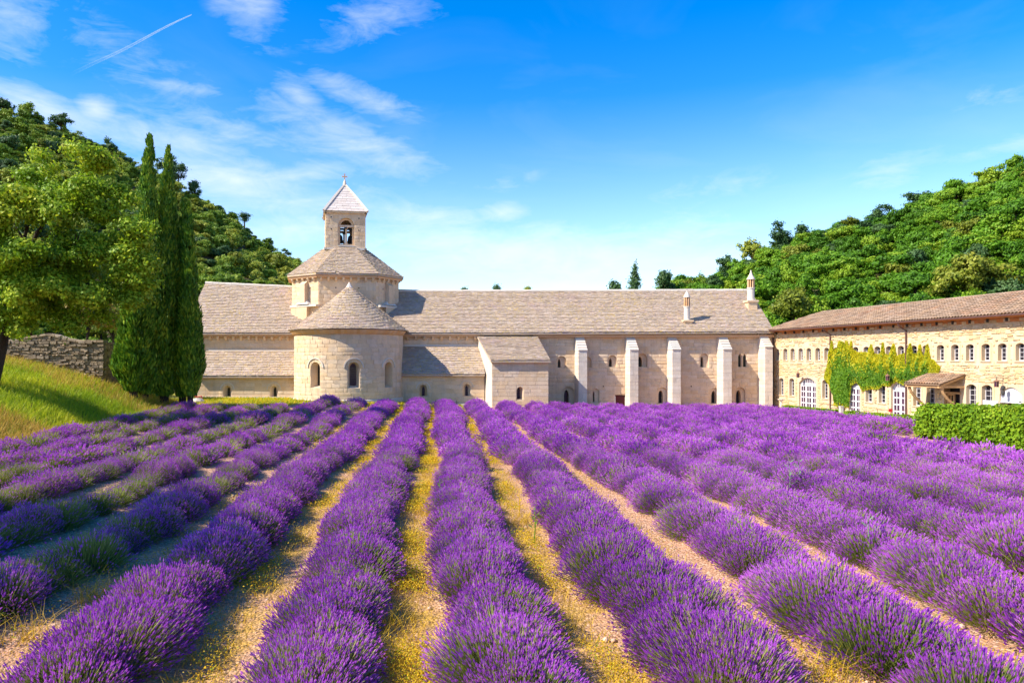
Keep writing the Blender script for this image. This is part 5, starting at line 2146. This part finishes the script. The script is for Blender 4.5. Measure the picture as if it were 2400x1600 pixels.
# ------------------------------------------------------------------ lavender
def lavender(seed, stalks, leafn, spike=(.026, .0068), ribw=.0030, R0=.70, H0=.64, lean=.10, sparse=1.0):
    g = np.random.default_rng(seed)
    u = g.random(stalks)
    th = np.arccos(1 - u * (1 - math.cos(R(80))))
    ph = g.uniform(0, 2 * np.pi, stalks)
    r = ((np.sin(th) / R0) ** 2.6 + (np.cos(th) / H0) ** 2.6) ** (-1 / 2.6)
    lob = 1 + .10 * np.sin(3 * ph + seed) + .07 * np.sin(5 * ph + 2 * seed) * np.sin(th)
    Lr = r * lob * g.uniform(.80, 1.10, stalks)
    d = np.stack([np.sin(th) * np.cos(ph), np.sin(th) * np.sin(ph), np.cos(th)], 1)
    tip = d * Lr[:, None] + np.array([lean, 0, 0]) * (Lr * np.cos(th))[:, None] + g.normal(0, .018, (stalks, 3))
    tip[:, 2] = np.maximum(tip[:, 2], .10)
    base = np.stack([tip[:, 0] * g.uniform(.40, .66, stalks) - .02, tip[:, 1] * g.uniform(.40, .66, stalks), tip[:, 2] * g.uniform(.08, .40, stalks)], 1)
    ax = unit(tip - base + np.array([0, 0, .05]))
    side = unit(np.cross(ax, unit(g.normal(size=ax.shape))))
    w = ribw * g.uniform(.7, 1.4, (stalks, 1))
    Vs = np.stack([base - side * w, base + side * w, tip + side * w * .6, tip - side * w * .6], 1).reshape(-1, 3)
    Fs = np.arange(len(Vs)).reshape(-1, 4)
    # leafy cushion
    th2 = np.arccos(1 - g.random(leafn) * (1 - math.cos(R(86))))
    ph2 = g.uniform(0, 2 * np.pi, leafn)
    d2 = np.stack([np.sin(th2) * np.cos(ph2), np.sin(th2) * np.sin(ph2), np.cos(th2)], 1)
    r2 = (1 / np.sqrt((np.sin(th2) / (R0 * .78)) ** 2 + (np.cos(th2) / (H0 * .74)) ** 2)) * g.uniform(.45, 1.02, leafn)
    C2 = d2 * r2[:, None] + np.array([lean * .6, 0, 0]) * r2[:, None]
    C2[:, 2] = np.maximum(C2[:, 2], .03)
    k = np.sqrt(ribw / .0028)
    V2, F2 = rhombs(C2, d2 * np.array([.55, .55, 1]) + np.array([0, 0, .7]) + g.normal(0, .22, d2.shape), unit(g.normal(size=d2.shape)), g.uniform(.05, .11, leafn), g.uniform(.004, .008, leafn) * k)
    Vg = np.concatenate([Vs, V2])
    Fg = np.concatenate([Fs, F2 + len(Vs)])
    has = g.random(stalks) < sparse
    t2, ax2 = tip[has], ax[has]
    n = len(t2)
    s1 = unit(np.cross(ax2, unit(g.normal(size=ax2.shape))))
    L = spike[0] * g.uniform(.7, 1.35, n)
    wd = spike[1] * g.uniform(.75, 1.25, n)
    Va, Fa = rhombs(t2, ax2, s1, L, wd)
    Vb, Fb = rhombs(t2, ax2, np.cross(ax2, s1), L, wd)
    Vf = np.concatenate([Va, Vb])
    Ff = np.concatenate([Fa, Fb + len(Va)])
    return Vg, Fg, Vf, Ff


near = []
for k in range(9):
    grn = k >= 7
    near.append(lavender(500 + k, 3200 if not grn else 1700, 900 if not grn else 1500, sparse=.80 if not grn else .17, R0=.58 if not grn else .54, H0=.55 if not grn else .48))
near = [(mesh_np('lavender_bush', a, b, mats=[LM['stem']]), mesh_np('flower_spikes', c, d, mats=[LM['flower']])) for a, b, c, d in near]
farv = []
for k in range(7):
    grn = k >= 5
    a, b, c, d = lavender(600 + k, 700 if not grn else 420, 240 if not grn else 420, spike=(.042, .0145), ribw=.006, sparse=.90 if not grn else .22, R0=.62 if not grn else .56, H0=.57 if not grn else .48)
    V = np.concatenate([a, c])
    F = np.concatenate([b, d + len(a)])
    mi = np.concatenate([np.zeros(len(b), int), np.ones(len(d), int)])
    farv.append(mesh_np('lavender_far', V, F, mi, [LM['stem'], LM['flower']]))

ROWX = {k: v for k, v in zip(range(-2, 3), (-3.50, -1.38, .62, 2.72, 4.85))}
for k in range(3, 12):
    ROWX[k] = 4.85 + 2.04 * (k - 2)
for k in range(-8, -2):
    ROWX[k] = -3.55 + 2.0 * (k + 2)
def words(k):
    if k == 0:
        return 'the row straight ahead of the camera'
    nth = ['first', 'second', 'third', 'fourth', 'fifth', 'sixth', 'seventh', 'eighth', 'ninth', 'tenth', 'eleventh'][abs(k) - 1]
    return 'the %s row %s of the central row' % (nth, 'right' if k > 0 else 'left')
def ordinal(n):
    return '%d%s' % (n, 'th' if 10 <= n % 100 <= 20 else {1: 'st', 2: 'nd', 3: 'rd'}.get(n % 10, 'th'))


plants = []
g = random.Random(5)
for k, rx in sorted(ROWX.items()):
    yend = 44.5 if rx < -8 else (50 if rx < -2 else (53 if rx < 8 else 54.5))
    y = 5.6 + g.uniform(0, .5)
    while y < yend:
        left = k <= -3
        x = rx + g.uniform(-.10, .10) + .12 * math.sin(y * .35 + k)
        y += g.uniform(.42, .62) if not left else g.uniform(.48, .74)
        if x > 18.3 and y < 34.0:
            continue
        if x > 25.7 or (g.random() < (.05 if left else .025)):
            continue
        if x < -15.9 and y > 20 and g.random() < .4:
            continue
        px = CX + FPX * x / y
        if px < -120 - 5500 / y or px > 2520 + 8500 / y:
            continue
        s = g.uniform(.88, 1.09) * (1 if not left else g.uniform(.82, 1.04))
        if k >= 1:
            s *= 1.07
        green = g.random() < (.07 if k > -2 else ((.78 if k <= -5 else .62) if left else .16))
        plants.append([math.hypot(x, y), k, x, y, s, green])
plants.sort()
vis = []
for p in plants:                         # the three hundred that show largest
    px = CX + FPX * p[2] / p[3]
    py = CY + FPX * (EYE - float(gz(p[2], p[3])) - .6 * p[4]) / p[3]
    if -60 < px < 2460 and py < 1640 and len(vis) < 300:
        p.append(True)
        vis.append(p)
    else:
        p.append(False)
count = {}
for d, k, x, y, s, green, single in sorted(plants, key=lambda p: (p[1], p[3])):
    if not single:
        continue
    count[k] = count.get(k, 0) + 1
    vi = g.randrange(7) if not green else 7 + g.randrange(2)
    o = bpy.data.objects.new('lavender_bush', near[vi][0])
    col.objects.link(o)
    o.location = (x, y, float(gz(x, y)) - .03)
    o.rotation_euler = (g.uniform(-.06, .06), g.uniform(-.05, .08), g.uniform(-.45, .45) + (math.pi if g.random() < .25 else 0))
    o.scale = (s * g.uniform(.95, 1.1), s * g.uniform(1.3, 1.65), s * g.uniform(.88, 1.08))
    tag(o, '%s %s lavender bush from the camera in %s' % (ordinal(count[k]), 'greenish' if green else 'purple', words(k)), 'lavender', 'lavender bushes planted in rows')
    f = bpy.data.objects.new('flower_spikes', near[vi][1])
    col.objects.link(f)
    f.parent = o
    f['kind'] = 'stuff'
rest = [p for p in plants if not p[6]]
n = len(rest)
pts = [(p[2], p[3], float(gz(p[2], p[3])) - .03) for p in rest]
rot = [(g.uniform(-.06, .06), g.uniform(-.05, .08), g.uniform(-.7, .7) + (math.pi if g.random() < .25 else 0)) for _ in rest]
scl = [(p[4] * g.uniform(.95, 1.12), p[4] * g.uniform(1.3, 1.65), p[4] * g.uniform(.88, 1.08)) for p in rest]
vid = [(g.randrange(5) if not p[5] else 5 + g.randrange(2)) for p in rest]
lf_ = instancer('lavender_field', pts, rot, scl, vid, farv)
tag(lf_, 'far purple lavender rows running up to the abbey', 'lavender')

# ------------------------------------------------------------------ grass, weeds, pebbles
def blades(name, X, Y, h, mats, mi, label, cat, lean=.35, w=.012, seed=1):
    g = np.random.default_rng(seed)
    n = len(X)
    b = np.stack([X, Y, gz(X, Y) - .02], 1)
    ln = g.normal(0, lean, (n, 2)) + np.array([.18, 0])
    hh = h * g.uniform(.6, 1.3, n)
    mid = b + np.stack([ln[:, 0] * hh * .35, ln[:, 1] * hh * .35, hh * .6], 1)
    tip = b + np.stack([ln[:, 0] * hh, ln[:, 1] * hh, hh], 1)
    an = g.uniform(0, 6.28, n)
    sd = np.stack([np.cos(an), np.sin(an), np.zeros(n)], 1) * (w * g.uniform(.7, 1.4, (n, 1)))
    V = np.stack([b - sd, b + sd, mid + sd * .7, tip, mid - sd * .7], 1).reshape(-1, 3)
    i = np.arange(n) * 5
    F = np.concatenate([np.stack([i, i + 1, i + 2, i + 4], 1), np.stack([i + 4, i + 2, i + 3, i + 3], 1)])
    # keep quads only; the tip triangle is a thin quad
    V2 = V.copy()
    F2 = np.stack([i, i + 1, i + 2, i + 4], 1)
    tipq = np.stack([mid - sd * .7, mid + sd * .7, tip + sd * .12, tip - sd * .12], 1).reshape(-1, 3)
    F3 = np.arange(n * 4).reshape(-1, 4) + len(V2)
    me = mesh_np(name, np.concatenate([V2, tipq]), np.concatenate([F2, F3]), np.concatenate([mi, mi]), mats)
    return tag(link(name, me, kind='stuff'), label, cat)


g = np.random.default_rng(9)
n = 74000
X = -16.6 - 14 * g.random(n) ** 1.2
Y = 17 + 31 * g.random(n)
ok = (CX + FPX * X / Y > -160)
X, Y = X[ok], Y[ok]
nzv = np.sin(X * .9 + Y * .35) * np.sin(Y * .5 - X * .3) + g.normal(0, .35, len(X))
gold = (nzv > 1.15) | ((X > -19.2) & (Y < 32) & (g.random(len(X)) < .8)) | ((Y > 41.0) & (g.random(len(X)) < .4))
blades('bank_grass', X, Y, np.where(gold, .42, .34), [LM['grass'], LM['straw']], gold.astype(int), 'tall green and golden meadow grass covering the bank', 'grass', w=.011)
n = 15000
X = g.uniform(-18.5, 3.0, n)
Y = g.uniform(46.0, 56.5, n)
ok = (Y > 49.5 + .9 * np.sin(X)) | (X < -9.5)
ok &= np.hypot(X - AX, Y - AY) > AR + .2
X, Y = X[ok], Y[ok]
blades('lawn_grass', X, Y, np.full(len(X), .16), [LM['grass'], LM['weed']], (g.random(len(X)) < .45).astype(int), 'short yellow green grass at the foot of the church', 'grass', w=.02, seed=2)

# yellow weeds in the gaps between rows
Cs, Ss = [], []
for gx_, dens, hw in ((-.35, 1.4, .30), (1.70, .6, .24), (-2.48, .5, .28), (3.80, .22, .3), (5.9, .14, .3), (-4.55, .3, .4), (7.9, .12, .3)):
    n = int(46000 * dens)
    y = 5.2 + 46 * g.random(n) ** 2.0
    x = gx_ + g.normal(0, hw * .6, n) + .12 * np.sin(y * .35)
    keep = (np.sin(y * 1.7 + gx_ * 3) * np.sin(y * .63 + x * 2.2 + gx_) + g.normal(0, .22, n)) > .06
    x, y = x[keep], y[keep]
    Cs.append(np.stack([x, y, gz(x, y) + g.random(len(x)) ** 2 * .10 + .045], 1))
    Ss.append(.0065 * (1 + y * .08))
C = np.concatenate(Cs)
s = np.concatenate(Ss) * g.uniform(.6, 1.4, len(C))
N = unit(np.array([0, 0, 1]) + g.normal(0, .6, C.shape))
V, F = rhombs(C, unit(g.normal(size=C.shape)), N, s, s * .6)
tag(link('ground_weeds', mesh_np('ground_weeds', V, F, (g.random(len(C)) < .16).astype(int), [LM['weed'], LM['grass']]), kind='stuff'), 'low yellow weeds growing in the paths between lavender rows', 'weeds')

# dry grass tufts and a thin straw carpet in the central paths
Xs, Ys = [], []
for gx_, m in ((-.38, 5200), (1.68, 3000), (-2.45, 2200), (3.8, 900), (5.9, 600), (-4.5, 900)):
    yy = 5.5 + 30 * g.random(m) ** 1.7
    Xs.append(gx_ + g.normal(0, .2, m) + .12 * np.sin(yy * .35))
    Ys.append(yy)
nc_ = sum(len(v) for v in Xs)
for (px, py) in ((215, 1375), (60, 1465), (900, 1440), (870, 1520), (1215, 1200), (1275, 1470), (1955, 1555), (690, 1380), (1010, 1180), (1100, 1120)):
    Y = FPX * 3.05 / (py - CY)
    x = (px - CX) / FPX * Y
    m = 90
    Xs.append(x + g.normal(0, .16, m))
    Ys.append(Y + g.normal(0, .16, m))
X, Y = np.concatenate(Xs), np.concatenate(Ys)
blades('dry_grass_tufts', X, Y, np.where(np.arange(len(X)) < nc_, .11, .26), [LM['straw'], LM['weed']], (g.random(len(X)) < .4).astype(int), 'wispy tufts of dry straw grass between the rows', 'grass', lean=.8, w=.004, seed=4)

# pebbles
n = 9000
y = 4.8 + 26 * g.random(n) ** 1.8
x = g.uniform(-9, 12, n)
sz = g.uniform(.006, .024, n) * (1 + (g.random(n) < .05) * 1.3)
B = np.array([[1, 0, 0], [0, 1, 0], [-1, 0, 0], [0, -1, 0], [0, 0, .75], [0, 0, -.6]], float)
jit = 1 + g.uniform(-.35, .35, (n, 6, 1))
an = g.uniform(0, 6.28, n)
ca, sa = np.cos(an), np.sin(an)
P3 = B[None] * jit * sz[:, None, None]
P3 = np.stack([P3[..., 0] * ca[:, None] - P3[..., 1] * sa[:, None], P3[..., 0] * sa[:, None] + P3[..., 1] * ca[:, None], P3[..., 2]], -1)
V = P3 + np.stack([x, y, gz(x, y) + .05 * np.cos((x - .72) / 2.05 * 2 * np.pi) + sz * .4], 1)[:, None, :]
T3 = np.array([[0, 1, 4], [1, 2, 4], [2, 3, 4], [3, 0, 4], [1, 0, 5], [2, 1, 5], [3, 2, 5], [0, 3, 5]])
F = (T3[None] + (np.arange(n) * 6)[:, None, None]).reshape(-1, 3)
pm = stone_mat('pale field pebbles', (.58, .40, .29), (.46, .30, .21), var=.35, bump=.2)
tag(link('pebbles', mesh_np('pebbles', V.reshape(-1, 3), F, mats=[pm]), kind='stuff'), 'pale limestone pebbles scattered over the field soil', 'pebbles')

# thistles and other single weeds
def thistle(px, py, h, label, mat='thistle', lf=9):
    Y = FPX * (EYE - .3) / (py - CY)
    x = (px - CX) / FPX * Y
    z = float(gz(x, Y))
    t = thing('thistle_plant', (x, Y, z), label, 'weed', 'single weeds in the field')
    mb = MB()
    mb.tube([(x, Y, z), (x + .02, Y, z + h * .5), (x, Y + .02, z + h)], [.012, .009, .004], 5)
    mb.build('stem', LM[mat], t)
    for k in range(lf):
        an = k * 2.4
        zz = z + h * (.35 + .62 * k / lf)
        d = np.array([math.cos(an), math.sin(an), .55])
        Lf = h * .11 * (1.25 - .5 * k / lf)
        V, F = rhombs(np.array([[x, Y, zz]]) + d * Lf, np.array([d]), np.array([[-math.cos(an) * .5, -math.sin(an) * .5, 1]]), [Lf], [Lf * .22])
        link('leaf', mesh_np('leaf', V, F, mats=[LM[mat]]), t)


thistle(1655, 1105, .75, 'grey green thistle left of two taller thistles among the purple rows')
thistle(1850, 1122, .95, 'tall pale thistle standing above the lavender, left one of a pair')
thistle(1872, 1120, .95, 'tall pale thistle standing above the lavender, right one of a pair')
thistle(2035, 1265, .80, 'pale thistle nearest to the camera in the right rows')
thistle(1968, 1090, .85, 'small pale thistle far back near the tall hedge')
thistle(1030, 1135, .62, 'dark leafy weed at the left edge of the central row', 'vine_g', 11)
thistle(1252, 1215, .62, 'dark leafy weed in the path right of the central row', 'vine_g', 12)
thistle(1216, 1160, .60, 'yellowing weed in the path behind the dark leafy one', 'weed', 11)

# ------------------------------------------------------------------ contrail
m, T = new_mat('condensation trail')
out = T.n('ShaderNodeOutputMaterial')
geo = T.n('ShaderNodeNewGeometry')
sp = T.n('ShaderNodeSeparateXYZ')
T.t.links.new(geo.outputs['Position'], sp.inputs[0])
df = T.n('ShaderNodeBsdfTranslucent')
df.inputs[0].default_value = (.9, .9, .9, 1)
df2 = T.n('ShaderNodeBsdfDiffuse')
df2.inputs[0].default_value = (.95, .95, .95, 1)
ad = T.n('ShaderNodeMixShader')
ad.inputs[0].default_value = .4
T.l(df2, ad, 0, 1)
T.l(df, ad, 0, 2)
tp = T.n('ShaderNodeBsdfTransparent')
mx = T.n('ShaderNodeMixShader')
CYD = 6000.0
al = T.ramp(sp.outputs[0], (xof(165, CYD), xof(445, CYD), 0.0, .26))
al = T.math('MULTIPLY', al, T.ramp(T.noise(geo.outputs['Position'], .012, 4, .6), (.3, .6, .55, 1)))
T.t.links.new(al, mx.inputs[0])
T.l(tp, mx, 0, 1)
T.l(ad, mx, 0, 2)
T.l(mx, out)
mb = MB()
pts, rad = [], []
for k in range(13):
    t = k / 12
    p = P(449 - 300 * t, 35 + 150 * t, CYD)
    p += Vector((0, 0, 6 * math.sin(t * 9)))
    pts.append(p)
    rad.append((1.0 + 3.2 * t ** .8) / FPX * CYD)
mb.tube(pts, rad, 10, cap=False)
tag(mb.build('contrail', m, smooth=True), 'thin white aircraft condensation trail slanting across the blue sky', 'contrail')
